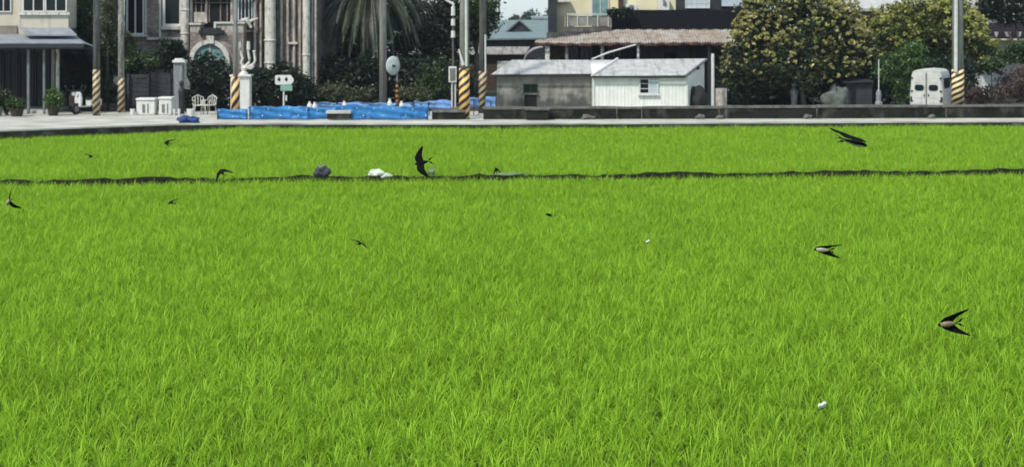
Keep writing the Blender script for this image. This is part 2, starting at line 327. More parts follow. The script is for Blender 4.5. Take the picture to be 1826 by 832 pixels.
def tree(blobs, base, tr, n, per, cr, size, leaf, label, trunk='bark', flowers=None, lean=0, group=None, shell=.5, fsz=.09):
    t = thing('tree', base, label, 'tree', group)
    cx = sum(b[0] for b in blobs)/len(blobs); zt = max(b[2] for b in blobs)
    m = MB(); fork = Vector((base[0]+lean, base[1], base[2]+(zt-base[2])*.42))
    m.tube([base, (base[0]+lean*.4, base[1], base[2]+(fork.z-base[2])*.5), fork], [tr*1.3, tr, tr*.8], 9)
    for b in blobs:
        e = Vector(b[:3]); mid = fork.lerp(e,.5)+Vector((random.uniform(-.2,.2),random.uniform(-.2,.2),.1))
        m.tube([fork, mid, e], [tr*.6, tr*.38, tr*.12], 6)
        for k in range(4):
            d = Vector((random.gauss(0,1)*b[3],random.gauss(0,1)*b[4],random.gauss(0,1)*b[5]))*.4
            m.tube([mid.lerp(e,.5), mid.lerp(e,.7)+d*.6, e+d], [tr*.22, tr*.14, tr*.05], 5)
    m.build('trunk', M[trunk], t, smooth=True)
    p, tn, c = clumped(blobs, n, per, cr, shell)
    cr_o = cards('crown', p, size, L[leaf], t, tn)
    if flowers:
        nf, fl, zmin, rad, fper = flowers; q = []
        for b in blobs:
            k = int(nf*(b[3]*b[5])/sum(x[3]*x[5] for x in blobs)); d = rng.normal(size=(k,3)); d[:,2] = np.abs(d[:,2])*1.0-.35; d /= np.linalg.norm(d,axis=1)[:,None]
            cc = np.array(b[:3]) + d*np.array(b[3:])*rng.uniform(.97,1.12,(k,1)); q.append(cc)
        q = np.concatenate(q); keep = (q[:,2] > zmin + rng.uniform(-1.4,1.0,len(q))); q = q[keep]
        pts = np.repeat(q, fper, axis=0) + rng.normal(size=(len(q)*fper,3))*rad*np.array([1,1,.75])
        tt = np.repeat(rng.uniform(0,.7,len(q)), fper) + rng.uniform(0,.35,len(q)*fper)
        cards('blossom', pts, fsz, L[fl], t, tt)
    return t

# ---------------------------------------------------------------- ground, lane, field
def edgeY(x):   # near edge of the concrete lane along the paddy
    pts = [(-60,52.0),(-26,55.6),(-19.3,57.1),(-13.8,60.7),(-11,61.15),(-4,61.0),(0,61.05),(21.2,62.6),(60,65.5)]
    return float(np.interp(x, [p[0] for p in pts], [p[1] for p in pts]))
def wallY(x): return 63.55+.046*x
def bundY(x): return 40.85+.104*x
SOIL = -.40
g = MB(); g.sheet(lambda u,v: (-2500+5000*u, -1500+5500*v, SOIL-.03), 8, 8); tag(g.build('ground', M['plain']), kind='structure')
xs = [-60,-40,-26,-19.3,-16,-13.8,-11,-7,-4,0,5,12,21.2,30,60]
g = MB(); n = len(xs)
g.add([(x,edgeY(x),0) for x in xs]+[(x,69.5,0) for x in xs], [(i,i+1,n+i+1,n+i) for i in range(n-1)])
g.add([(x,edgeY(x),0) for x in xs]+[(x,edgeY(x),-.06) for x in xs], [(n+i,n+i+1,i+1,i) for i in range(n-1)])
tag(g.build('lane', M['lane']), kind='structure')
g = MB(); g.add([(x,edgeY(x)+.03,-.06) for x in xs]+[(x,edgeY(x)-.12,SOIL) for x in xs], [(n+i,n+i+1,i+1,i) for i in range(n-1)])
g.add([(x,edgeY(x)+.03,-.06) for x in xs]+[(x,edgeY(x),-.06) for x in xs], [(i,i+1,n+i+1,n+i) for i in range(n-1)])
tag(g.build('field_bank', M['mossy']), kind='structure')  # kerb face: its shade is put into the near-black mossy colour
g = MB(); g.sheet(lambda u,v: (-70+140*u, 69.5+130*v, -.004+.05*math.sin(u*31+v*9)*min(1,v*4)), 40, 30); tag(g.build('yard', M['yard']), kind='structure')
g = MB(); g.sheet(lambda u,v: (-60+120*u, -6+(edgeY(-60+120*u)-.1+6)*v, SOIL+.015*math.sin(u*190)*math.sin(v*90)), 120, 60); tag(g.build('paddy_soil', M['paddy']), kind='structure')

# bund: a low ridge of dark mud between the two paddies
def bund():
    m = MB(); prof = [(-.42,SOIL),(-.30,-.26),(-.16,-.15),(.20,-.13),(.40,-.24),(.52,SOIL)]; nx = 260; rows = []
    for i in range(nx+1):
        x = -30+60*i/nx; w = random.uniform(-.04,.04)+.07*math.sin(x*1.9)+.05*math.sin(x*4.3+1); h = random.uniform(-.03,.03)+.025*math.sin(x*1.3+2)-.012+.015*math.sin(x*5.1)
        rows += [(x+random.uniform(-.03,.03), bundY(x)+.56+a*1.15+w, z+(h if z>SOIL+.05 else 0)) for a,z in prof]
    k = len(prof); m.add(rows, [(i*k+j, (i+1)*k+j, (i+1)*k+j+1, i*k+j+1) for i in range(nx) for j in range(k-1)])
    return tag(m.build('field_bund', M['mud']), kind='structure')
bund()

# rice: tufts of arched blades, instanced on points (nobody could count them)
def rice_mat(name, c_lo, c_hi, c_tip, trans=.45):
    m = bpy.data.materials.new(name); m.use_nodes = True; n = m.node_tree.nodes; l = m.node_tree.links
    n.remove(n['Principled BSDF'])
    at = n.new('ShaderNodeAttribute'); at.attribute_name = 'tint'
    oi = n.new('ShaderNodeObjectInfo')
    nz = n.new('ShaderNodeTexNoise'); nz.inputs['Scale'].default_value = .45; nz.inputs['Detail'].default_value = 4; l.new(oi.outputs['Location'], nz.inputs['Vector'])
    def Mt(op,a,b):
        q = n.new('ShaderNodeMath'); q.operation = op
        for i,v in enumerate((a,b)):
            if isinstance(v,(int,float)): q.inputs[i].default_value = v
            else: l.new(v,q.inputs[i])
        return q.outputs[0]
    f = Mt('ADD', Mt('MULTIPLY', at.outputs['Fac'], .5), Mt('MULTIPLY', oi.outputs['Random'], .22))
    f = Mt('ADD', f, Mt('MULTIPLY', Mt('SUBTRACT', nz.outputs[0], .33), .3))
    rp = n.new('ShaderNodeValToRGB'); l.new(f, rp.inputs[0])
    rp.color_ramp.elements[0].color = (*c_lo,1); rp.color_ramp.elements[1].color = (*c_tip,1)
    e = rp.color_ramp.elements.new(.55); e.color = (*c_hi,1)
    d = n.new('ShaderNodeBsdfDiffuse'); t = n.new('ShaderNodeBsdfTranslucent'); mx = n.new('ShaderNodeMixShader'); mx.inputs[0].default_value = trans
    g = n.new('ShaderNodeBsdfGlossy'); g.inputs['Roughness'].default_value = .5; g.inputs[0].default_value = (.7,.9,.4,1); m2 = n.new('ShaderNodeMixShader'); m2.inputs[0].default_value = .015
    for q in (d,t): l.new(rp.outputs[0], q.inputs[0])
    l.new(d.outputs[0], mx.inputs[1]); l.new(t.outputs[0], mx.inputs[2]); l.new(mx.outputs[0], m2.inputs[1]); l.new(g.outputs[0], m2.inputs[2])
    l.new(m2.outputs[0], n['Material Output'].inputs[0]); return m
RICE = rice_mat('rice_leaf', (.15,.27,.016), (.365,.605,.042), (.66,.84,.14))
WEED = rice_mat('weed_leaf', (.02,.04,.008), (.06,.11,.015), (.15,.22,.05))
def tuft(name, nb, hmin, hmax, w, spread, material, lean=(0,0)):
    V = []; Fc = []; T = []; seg = 5
    for b in range(nb):
        az = random.uniform(0,2*math.pi); Ln = random.uniform(hmin,hmax); a0 = abs(random.gauss(.05,.12)); bend = random.uniform(.6,2.4)*(1 if random.random()<.75 else 1.3)
        r0 = random.uniform(0,spread); p = Vector((math.cos(az)*r0, math.sin(az)*r0, 0)); tn = random.uniform(0,1)
        d2 = Vector((math.cos(az)+lean[0], math.sin(az)+lean[1],0)); side = Vector((-math.sin(az+random.uniform(-.9,.9)), math.cos(az),0)).normalized()
        base = len(V)
        for s in range(seg+1):
            q = s/seg; ang = a0+bend*q**2.3
            if s: p = p+(d2*math.sin(ang)+Vector((0,0,math.cos(ang))))*Ln/seg
            ww = w*(.55+.9*q if q<.5 else 1.0*(1-q)*2+.02)*.5
            V += [p-side*ww, p+side*ww]; T += [tn*tn*.75+.2*q]*2
        Fc += [(base+2*s,base+2*s+1,base+2*s+3,base+2*s+2) for s in range(seg)]
    me = bpy.data.meshes.new(name); me.from_pydata(V,[],Fc); at = me.attributes.new('tint','FLOAT','POINT'); at.data.foreach_set('value',T); me.materials.append(material)
    me.polygons.foreach_set('use_smooth',[True]*len(me.polygons))
    return bpy.data.objects.new(name, me)
def scatter(name, pts, rot, scl, srcs, label=None, cat=None):
    me = bpy.data.meshes.new(name); me.vertices.add(len(pts)); me.vertices.foreach_set('co', np.asarray(pts,float).ravel())
    a = me.attributes.new('srot','FLOAT_VECTOR','POINT'); a.data.foreach_set('vector', np.asarray(rot,float).ravel())
    a = me.attributes.new('sscl','FLOAT_VECTOR','POINT'); a.data.foreach_set('vector', np.asarray(scl,float).ravel())
    o = bpy.data.objects.new(name, me); col.objects.link(o)
    c = bpy.data.collections.new(name+'_tufts'); [c.objects.link(s) for s in srcs]
    ng = bpy.data.node_groups.new(name,'GeometryNodeTree'); ng.interface.new_socket('Geometry',in_out='INPUT',socket_type='NodeSocketGeometry'); ng.interface.new_socket('Geometry',in_out='OUTPUT',socket_type='NodeSocketGeometry')
    N = ng.nodes; l = ng.links; gi = N.new('NodeGroupInput'); go = N.new('NodeGroupOutput')
    ci = N.new('GeometryNodeCollectionInfo'); ci.inputs[0].default_value = c; ci.inputs[1].default_value = True; ci.inputs[2].default_value = True
    ip = N.new('GeometryNodeInstanceOnPoints'); ip.inputs['Pick Instance'].default_value = True
    r = N.new('GeometryNodeInputNamedAttribute'); r.data_type = 'FLOAT_VECTOR'; r.inputs[0].default_value = 'srot'
    s = N.new('GeometryNodeInputNamedAttribute'); s.data_type = 'FLOAT_VECTOR'; s.inputs[0].default_value = 'sscl'
    l.new(gi.outputs[0], ip.inputs['Points']); l.new(ci.outputs[0], ip.inputs['Instance']); l.new(r.outputs[0], ip.inputs['Rotation']); l.new(s.outputs[0], ip.inputs['Scale'])
    l.new(ip.outputs[0], go.inputs[0]); md = o.modifiers.new('scatter','NODES'); md.node_group = ng
    return tag(o, label, cat, kind='stuff')
def field():
    pts = []; sp = .138
    for yy in np.arange(5.5, 64, sp):
        half = .36*yy+2.4; step = sp if yy < 32 else sp*1.12
        x = np.arange(-half, half, step); x = x+rng.normal(0,.045,len(x)); y = np.full(len(x),yy)+rng.normal(0,.045,len(x))
        pts.append(np.stack([x,y],1))
    p = np.concatenate(pts); x, y = p[:,0], p[:,1]
    ed = np.array([edgeY(v) for v in x]); off = np.interp(x,[-22,-14,-11,0,30],[.60,.45,.16,.10,.08])
    keep = y < ed-off-rng.uniform(0,.05,len(x))
    by = 40.85+.104*x
    wig = np.interp(x,[-40,-9.5,-8.0,-2.5,-1,2,40],[0,0,.36,.34,.10,0,0])+.06*np.sin(x*7)+.05*np.sin(x*17+1)
    keep &= ~((y > by+.02+wig) & (y < by+1.16-wig*.5))
    x, y = x[keep], y[keep]; n = len(x); print('rice hills', n)
    P3 = np.stack([x,y,np.full(n,SOIL-.01)],1)
    rot = np.stack([rng.normal(0,.07,n),rng.normal(0,.07,n),rng.uniform(0,6.28,n)],1)
    patch = 1+.03*np.sin(x*.9+1.3*np.sin(y*.5))+.03*np.sin(y*1.7+x*.6)
    s = rng.uniform(.84,1.12,n)*patch; s *= np.where((ed[keep]-y<3.2), np.interp(x,[-40,-14,-10.5],[.55,.62,1.0]), 1.0); scl = np.stack([s,s,s*rng.uniform(.9,1.08,n)],1)
    srcs = [tuft('rice_tuft', 16, .24, .43, .0115, .04, RICE) for _ in range(12)]
    return scatter('rice_plants', P3, rot, scl, srcs, 'bright green young rice filling both paddies', 'rice')
field()
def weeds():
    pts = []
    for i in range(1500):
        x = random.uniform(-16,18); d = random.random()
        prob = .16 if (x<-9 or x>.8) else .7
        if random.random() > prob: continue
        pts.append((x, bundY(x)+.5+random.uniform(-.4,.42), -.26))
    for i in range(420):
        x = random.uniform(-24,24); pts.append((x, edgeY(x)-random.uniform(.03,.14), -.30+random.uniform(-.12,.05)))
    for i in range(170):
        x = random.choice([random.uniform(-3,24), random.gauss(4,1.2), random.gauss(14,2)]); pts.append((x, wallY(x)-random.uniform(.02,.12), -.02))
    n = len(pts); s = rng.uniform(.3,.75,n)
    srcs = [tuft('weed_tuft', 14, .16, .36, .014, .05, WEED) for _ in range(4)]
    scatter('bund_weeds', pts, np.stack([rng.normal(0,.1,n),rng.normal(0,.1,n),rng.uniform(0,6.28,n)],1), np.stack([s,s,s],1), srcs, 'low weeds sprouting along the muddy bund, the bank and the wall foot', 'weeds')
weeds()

hz = MB().box(-420,420,-30,640,SOIL-1.1,60).build('haze', None)
hz.data.materials.clear(); hm = bpy.data.materials.new('haze_air'); hm.use_nodes = True; hm.node_tree.nodes.remove(hm.node_tree.nodes['Principled BSDF'])
pv_ = hm.node_tree.nodes.new('ShaderNodeVolumePrincipled'); pv_.inputs['Color'].default_value = (.80,.90,1,1); pv_.inputs['Density'].default_value = .0002
hm.node_tree.links.new(pv_.outputs[0], hm.node_tree.nodes['Material Output'].inputs['Volume']); hz.data.materials.append(hm); tag(hz, kind='stuff')

# far wood seen in the gap under the sky
fb = [bpx(p,y,300,r,h) for p,y,r,h in [(895,48,20,10),(925,40,20,14),(945,36,16,14),(962,38,12,10),(985,33,16,13),(1012,36,20,14),(850,45,30,14),(800,40,30,18),(1060,30,40,20),(1500,30,60,24),(1600,32,60,22),(1780,26,60,24),(700,34,60,24),(300,30,80,26),(100,30,80,26)]]
p_, t_, c_ = clumped(fb, 900, 60, .45, .3); o = cards('far_woods', p_, .32, L['far'], None, t_); tag(o, kind='stuff')
# ================================================================ BUILDINGS
def window(parent, a, b, t, u, Y, glass='glassdk', frame='white', bars=1, hb=0, fw=1.6, depth=.06):
    f = MB(); w = fw
    f.pb(a,b,t,t+w,Y-depth,Y); f.pb(a,b,u-w,u,Y-depth,Y); f.pb(a,a+w,t+w,u-w,Y-depth,Y); f.pb(b-w,b,t+w,u-w,Y-depth,Y)
    for i in range(bars):
        c = a+(b-a)*(i+1)/(bars+1); f.pb(c-w*.4,c+w*.4,t+w,u-w,Y-depth*.8,Y)
    for i in range(hb):
        c = t+(u-t)*(i+1)/(hb+1); f.pb(a+w,b-w,c-w*.3,c+w*.3,Y-depth*.7,Y)
    fo = f.build('window', M[frame], parent)
    g = MB(); g.pb(a+w*.8,b-w*.8,t+w*.8,u-w*.8,Y-.02,Y+.01); g.build('pane', M[glass], fo)
    return fo
def ribs(m, a, b, t, u, Y, pitch, d=.03):
    x = X(a,Y); x1 = X(b,Y); z0 = Z(u,Y); z1 = Z(t,Y)
    while x+pitch*.5 < x1:
        m.add([(x,Y,z0),(x+pitch*.25,Y-d,z0),(x+pitch*.5,Y,z0),(x,Y,z1),(x+pitch*.25,Y-d,z1),(x+pitch*.5,Y,z1)], [(0,1,4,3),(1,2,5,4),(0,2,1),(3,4,5)]); x += pitch

# ---- left house
h = thing('beige_house', (X(30,70.5),70.5,0), 'beige house with a bay window over a dark glazed porch and slate awning', 'house')
m = MB(); m.pb(-170,124,-170,62,70.5,80); m.build('wall', M['beige'], h)
m = MB(); m.pb(-170,30,46,62,70.42,70.498); m.build('wall_band', M['beigedk'], h)
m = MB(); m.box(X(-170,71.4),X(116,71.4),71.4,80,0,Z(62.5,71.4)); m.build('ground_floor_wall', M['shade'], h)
m = MB(); m.box(X(-170,70)-.1,X(104,69),68.3,71.38,0.003,.14); m.build('plinth', M['concrete'], h)
m = MB(); m.pb(35,122,-60,50,69.2,70.49); bay = m.build('bay', M['beige'], h)
m = MB(); m.pb(33,124,22,27,69.08,69.18); m.build('sill', M['stone'], bay); MB().pb(33,124,-62,-58,69.08,69.18).build('lintel', M['stone'], bay)
for a,b in ((40,79),(80,119)): window(h,a,b,-50,21.5,69.17,bars=1,glass='glassdk',fw=2.2)
for a,b in ((-60,-20),(-8,20)): window(h,a,b,-45,22,70.48,bars=1,fw=2.0)
m = MB(); z0 = Z(62,68.2); z1 = Z(49,69.2)
m.slab((X(49,68.2),68.2,z0),(X(137,68.2),68.2,z0),(X(122,69.2),69.3,z1),(X(35,69.2),69.3,z1),.06); m.build('bay_roof', M['slate'], h)
m = MB(); zf = Z(76,66.9); zb = Z(61,70.4)
m.slab((X(-170,66.9),66.9,zf),(X(150,66.9),66.9,zf-.02),(X(132,70.4),70.4,zb),(X(-170,70.4),70.4,zb),.05)
m.slab((X(150,66.9)+.002,66.9,zf-.02),(X(166,67.4),67.4,zf-.14),(X(150,70.4),70.4,zb-.35),(X(132,70.4)+.002,70.4,zb),.05); aw = m.build('awning', M['slate'], h)
m = MB(); m.box(X(-170,66.85),X(150,66.85),66.83,66.89,zf-.24,zf-.055); m.build('fascia', M['darkframe'], aw)
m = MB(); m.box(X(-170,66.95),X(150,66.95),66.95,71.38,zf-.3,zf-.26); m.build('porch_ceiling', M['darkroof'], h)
for c,w,mm in ((50,2.2,'greymetal'),(-40,2.2,'greymetal'),(94,3,'pole'),(102,2.6,'stone'),(78,1.8,'greymetal')):
    m = MB(); Y0 = 67.3 if c<90 else 68.6; m.box(X(c-w,Y0),X(c+w,Y0),Y0,Y0+.14,.14 if c>90 else .003,zf-.3); m.build('porch_column', M[mm], h, bevel=.01)
for a,b in ((-30,2),(4,31),(33,60),(62,88)):
    f = MB(); f.pb(a,b,88,92,71.2,71.39); f.pb(a,a+2,92,196,71.2,71.39); f.pb(b-2,b,92,196,71.2,71.39); f.pb((a+b)/2-.6,(a+b)/2+.6,92,196,71.24,71.39); fo = f.build('glass_door', M['darkframe'], h)
    g = MB(); g.pb(a+1.5,b-1.5,91,197,71.3,71.36); g.build('pane', M['glassdk'], fo)
m = MB(); m.slab((X(-175,69),69.5,Z(-171,70)),(X(130,69),69.5,Z(-171,70)),(X(130,69),80.5,Z(-200,70)),(X(-175,69),80.5,Z(-200,70)),.15); m.build('roof', M['slate'], h)

def pot_plant(px, Y, ptop, pbot, r, ftop, leaf, pm, label, base=0.0):
    x = X(px,Y); s = Y/F; t = thing('potted_plant', (x,Y,base), label, 'potted plant', 'potted plants by the road')
    h_ = (pbot-ptop)*s; m = MB(); m.lathe(x,Y,[(r*s*.72,base),(r*s*.95,base+h_*.9),(r*s*1.05,base+h_*.9),(r*s*1.05,base+h_),(r*s*.85,base+h_)],14); m.build('pot', M[pm], t)
    zt = base+h_; hh = (ptop-ftop)*s
    p,tn,c = clumped([(x,Y,zt+hh*.45,r*s*1.25,r*s*1.1,hh*.55)], 45, 40, .08, .3); cards('foliage', p, .06, L[leaf], t, tn)
    return t
pot_plant(30,65.6,195,209,13,178,'mid','terracotta','low wide bush in a dark pot before the glazed porch')
pot_plant(-4,65.9,192,208,9,150,'mid','greypot','taller leafy plant in a pot at the far left edge')
pot_plant(95,66.2,192,207,11,160,'fresh','terracotta','bright yellow green bush in a brown pot beside the porch columns')
pot_plant(12,66.6,199,206,4,160,'vine','greypot','slim pale plant between two pots at the porch')
solo('step', MB().pb(55,86,197,203,67.6,68.25), M['concrete'], (X(70,67.6),67.6,0), 'pale concrete step in front of the porch door','step', bevel=.01)

# scooter parked beyond the porch
def scooter(px, Y, body, label, yaw=0):
    x = X(px,Y); t = thing('scooter',(x,Y,0),label,'scooter','scooters parked beside the porch'); c,s = math.cos(yaw),math.sin(yaw)
    def T(m): m.v = [(x+(v[0])*c-(v[1])*s, Y+v[0]*s+v[1]*c, v[2]) for v in m.v]; return m
    for yy in (-.6,.6):
        m = MB(); m.tube([(-.05,yy,.25),(.05,yy,.25)],.25,16); w = T(m).build('wheel',M['rubber'],t)
        m = MB(); m.tube([(-.056,yy,.25),(.056,yy,.25)],.14,12); T(m).build('rim',M['greymetal'],w)
    m = MB(); m.prism([(-.17,.32),(.17,.32),(.2,.7),(.12,.98),(-.12,.98),(-.2,.7)],-.5,-.38); m.prism([(-.13,.3),(.13,.3),(.13,.36),(-.13,.36)],-.4,.2); m.prism([(-.15,.35),(.15,.35),(.17,.62),(-.17,.62)],.15,.85); T(m).build('body',M[body],t,bevel=.03)
    m = MB(); m.prism([(-.14,.63),(.14,.63),(.12,.72),(-.12,.72)],.1,.8); T(m).build('seat',M['rubber'],t,bevel=.02)
    m = MB(); m.tube([(-.33,-.42,1.06),(-.1,-.45,1.02),(.1,-.45,1.02),(.33,-.42,1.06)],.018,6); T(m).build('handlebar',M['darkframe'],t)
    m = MB(); m.tube([(0,-.55,.86),(0,-.5,.86)],[.07,.09],12); T(m).build('headlight',M['glasspale'],t)
    for sx in (-1,1):
        m = MB(); m.tube([(sx*.28,-.42,1.05),(sx*.36,-.4,1.2)],.01,5); m.tube([(sx*.36,-.41,1.22),(sx*.36,-.38,1.22)],.05,10); T(m).build('mirror',M['darkframe'],t)
scooter(153,67.6,'white','white scooter parked between the porch and the first striped pole',-.5)
scooter(131,68.2,'wood','dark brown scooter parked nearer the porch columns',.3)

# ---- brick townhouse
B = 76.0
h = thing('brick_townhouse', (X(390,B),B,0), 'ornate brown brick townhouse with white columns, an arched doorway and tall windows', 'house')
m = MB(); m.pb(222,336,-190,208,B,86); m.build('wall', M['brick'], h)
m = MB(); m.pb(336,566,-190,208,B+.3,86); m.build('rear_wall', M['brickdk'], h)
m = MB(); m.slab((X(216,B),B-.4,Z(-190,B)),(X(572,B),B-.4,Z(-190,B)),(X(572,B),86.5,Z(-215,B)),(X(216,B),86.5,Z(-215,B)),.2); m.build('roof', M['slate'], h)
window(h,225,257,-60,62,B-.02,glass='glasspurple',bars=1,fw=2.6,depth=.12)
window(h,290,324,-60,47,B-.02,glass='glassdk',bars=0,fw=4.2,depth=.12)
m = MB(); m.pb(222,262,62,66,B-.3,B-.001); m.pb(286,328,47,53,B-.3,B-.001); m.pb(262,332,67,71,B-.28,B-.001); m.build('window_sill', M['stone'], h)
m = MB(); m.pb(262,285,-60,60,B-.10,B-.002); m.build('brick_pier', M['brick'], h)
m = MB(); m.pb(283.5,287,-60,66,B-.16,B-.003); m.pb(258.5,261,-60,60,B-.16,B-.003); m.build('stone_strip', M['stone'], h)
def column(a, b, t, u, Y, mt, name='column', rings=()):
    c=(a+b)/2; r=(b-a)/2*Y/F; x=X(c,Y); z0=Z(u,Y); z1=Z(t,Y)
    pr=[(r*1.15,z0),(r*1.15,z0+.12),(r,z0+.16)]
    for q in sorted(rings, reverse=True):
        zz=Z(q,Y); pr += [(r,zz-.05),(r*1.14,zz-.03),(r*1.14,zz+.03),(r,zz+.05)]
    pr += [(r*.96,z1)]
    m=MB(); m.lathe(x,Y,pr,16); return m.build(name, M[mt], h)
column(322,337,-150,140,B-.25,'stone',rings=(60,18))
m = MB(); m.pb(338,422,-150,44,B-.02,B+.28); rec = m.build('balcony_recess', M['hollow'], h)
m = MB()
for a in (342,348,358,372,392,404): m.pb(a,a+2.2,-80,40,B-.08,B-.022)
m.pb(338,422,4,6,B-.10,B-.022); m.build('mullion', M['brickdk'], rec)
# portico with the arched doorway
Pq = B-1.0
m = MB(); m.pb(339,434,58,208,Pq,B-.03); m.build('portico', M['brick'], h)
m = MB(); m.pb(384,434,42,58,Pq,B-.03); m.build('balcony_wall', M['stonetan'], h); MB().pb(339,356,44,58,Pq,B-.03).build('balcony_wall', M['stonetan'], h)
m = MB(); m.pb(381,436,39,42.5,Pq-.08,B-.03); m.pb(337,358,41,44.5,Pq-.08,B-.03); m.pb(381,385,42.5,54,Pq-.08,Pq-.002); m.build('balcony_coping', M['stone'], h)
m = MB(); m.pb(354,398,54,61,Pq-.25,Pq-.002); m.pb(358,393,50,54,Pq-.2,Pq-.05); m.build('door_hood', M['darkframe'], h)
def arch(cx, cy, ri, ro, Y, d, zbot):
    s=Y/F; x=X(cx,Y); z=Z(cy,Y); m=MB(); n=20; poly_o=[(x+ro*s*math.cos(math.pi*k/n), z+ro*s*math.sin(math.pi*k/n)) for k in range(n+1)]; poly_i=[(x+ri*s*math.cos(math.pi*k/n), z+ri*s*math.sin(math.pi*k/n)) for k in range(n+1)]
    for k in range(n): m.prism([poly_i[k],poly_o[k],poly_o[k+1],poly_i[k+1]][::-1],Y-d,Y)
    m.box(x-ro*s,x-ri*s,Y-d,Y,zbot,z-.002); m.box(x+ri*s,x+ro*s,Y-d,Y,zbot,z-.002); return m,poly_i
m, pi_ = arch(374,107,28,36,Pq-.003,.16,0); ao = m.build('arch_surround', M['stone'], h)
m = MB(); m.pb(368,381,64,78,Pq-.24,Pq-.165); m.build('keystone', M['stone'], ao)
m = MB(); m.prism(pi_[::-1],Pq-.05,Pq-.004); m.build('arch_window', M['glassteal'], h)
m = MB(); m.pb(346.5,401.5,108,208,Pq-.06,Pq-.004); dr = m.build('door', M['darkframe'], h)
m = MB(); m.pb(346,402,105,109,Pq-.10,Pq-.061); m.pb(373,375,80,105,Pq-.09,Pq-.052); m.build('door_rail', M['stone'], dr)
for a,b,u in ((338,343,44),(366,370,42),(411,416,40),(452,457,120),(463,467,120)): column(a,b,-150,u,B-.12,'stonetan','slim_column',rings=(16,))
MB().pb(338,470,-6,-1,B-.3,B-.14).build('stone_band', M['stone'], h)
MB().pb(346,366,22,40,B-.1,B-.03).build('balustrade', M['stonetan'], h)
window(h,424,450,-60,38,B+.2,glass='glassdk',frame='glasspale',bars=3,fw=1.8,depth=.2)
m = MB(); m.tube([(X(430,B-.3),B-.3,Z(36,B)),(X(440,B-.5),B-.5,Z(34,B)),(X(448,B-.5),B-.5,Z(50,B))],[.05,.12,.07],8); m.tube([(X(446,B-.5),B-.5,Z(38,B)),(X(460,B-.5),B-.5,Z(33,B))],[.09,.04],8); m.build('carved_bracket', M['stone'], h)
m = MB(); m.pb(452,468,-150,208,B+.1,B+.29); m.build('dark_pier', M['brickdk'], h)
column(472,491.5,-150,124,B-.3,'stone',rings=(72,112))
m = MB(); m.pb(471,493,125,208,B-.6,B-.05); m.build('column_pedestal', M['brick'], h)
for a,b,mt,u in ((499,504.5,'stonetan',150),(511,515.5,'stonetan',160),(522,527,'stonetan',165),(532.5,538,'stonetan',165),(555,559,'stonetan',160),(560.5,565,'stonetan',160)): column(a,b,-150,u,B+.1,mt,'slim_column',rings=(75,))
column(539.5,553,-150,150,B-.15,'stone',rings=(98,140))
m = MB(); m.pb(494,567,-150,208,B+.2,B+.298); m.build('wing_wall', M['brickdk'], h)
m = MB(); m.pb(513,530,75.5,79,B-.05,B+.19); m.build('lintel_band', M['stone'], h)

# charcoal slat fence right of the second pole
h = thing('slat_fence', (X(265,70),70,0), 'charcoal horizontal slat fence behind the white crates', 'fence')
for a in (226,262,300):
    MB().pb(a,a+4,132,208,69.9,70.05).build('fence_post', M['fence'], h)
m = MB()
for k in range(9): m.pb(226,304,133+k*8,139.5+k*8,70.06,70.10)
m.build('slat_panel', M['fence'], h)
m = MB(); m.pb(180,225,178,207,70,70.25); solo('low_wall', m, M['brickdk'], (X(200,70),70,0), 'low dark brick wall behind the second striped pole','wall')

# gate pillars
h = thing('gate_pillar', (X(317,68.6),68.6,0), 'grey granite gate pillar with a white cap', 'pillar')
MB().pb(309,325,112,206,68.6,69.0).build('shaft', M['granite'], h, bevel=.02)
m = MB(); m.pb(307,329,107.5,111.8,68.5,69.1); m.pb(311,325,104.5,107.4,68.6,69.0); m.build('cap', M['white'], h, bevel=.01)
m = MB(); m.prism([(X(325,69.2),Z(112,69.2)),(X(331,69.2),Z(112,69.2)),(X(331,69.2),Z(135,69.2)),(X(338,69.2),Z(150,69.2)),(X(337,69.2),Z(160,69.2)),(X(329,69.2),Z(158,69.2)),(X(326,69.2),Z(140,69.2))][::-1],69.2,69.35)
solo('scrolled_bracket', m, M['stone'], (X(330,69.2),69.2,1), 'white scrolled stone bracket fixed beside the granite gate pillar','bracket')
m = MB(); x=X(323.5,67.8); m.lathe(x,67.8,[(.13,0),(.13,.05),(.11,.1),(.12,.6),(.14,1.0),(.08,1.15),(.05,1.2),(.09,1.27),(.105,1.35),(.08,1.43),(.02,1.47)],12)
solo('bollard', m, M['darkframe'], (x,67.8,0), 'slim black bollard with a round head before the granite pillar','bollard')
h = thing('gate_pillar', (X(435,66.4),66.4,0), 'cream white square gate pillar behind the striped pole, lamp on top', 'pillar')
MB().pb(411,445,137,204,66.4,66.95).build('shaft', M['white'], h, bevel=.015)
m = MB(); m.pb(409,447,133.5,136.8,66.3,67.0); m.build('cap', M['white'], h, bevel=.01)
h = thing('candelabra_lamp', (X(437,66.65),66.65,Z(133.5,66.3)), 'pale curling candelabra lamp standing on the cream gate pillar', 'lamp')
Yl=66.65; q=lambda a,b:(X(a,Yl),Yl,Z(b,Yl))
MB().lathe(X(435,Yl),Yl,[(.22,Z(134,Yl)+.01),(.2,Z(131,Yl)),(.1,Z(127,Yl)),(.14,Z(121,Yl)),(.05,Z(117,Yl))],12).build('base', M['stone'], h)
for pts in ([(434,120),(430,112),(433,104),(430,97),(429,88)],[(437,119),(444,112),(445,105),(443,96),(442,88)],[(437,122),(450,116),(455,108),(454,100),(453,92)],[(436,120),(448,122),(452,118)]):
    MB().tube([q(*p) for p in pts],[.07,.065,.06,.05,.05][:len(pts)],8).build('arm', M['stone'], h)
for c,t,u in ((429,74,89),(443,74,90),(453.5,90,94)):
    MB().lathe(X(c,Yl),Yl,[(.05,Z(u,Yl)),(.085,Z(u,Yl)+.05),(.07,Z(t,Yl))],10).build('lamp_shade', M['stone'], h)

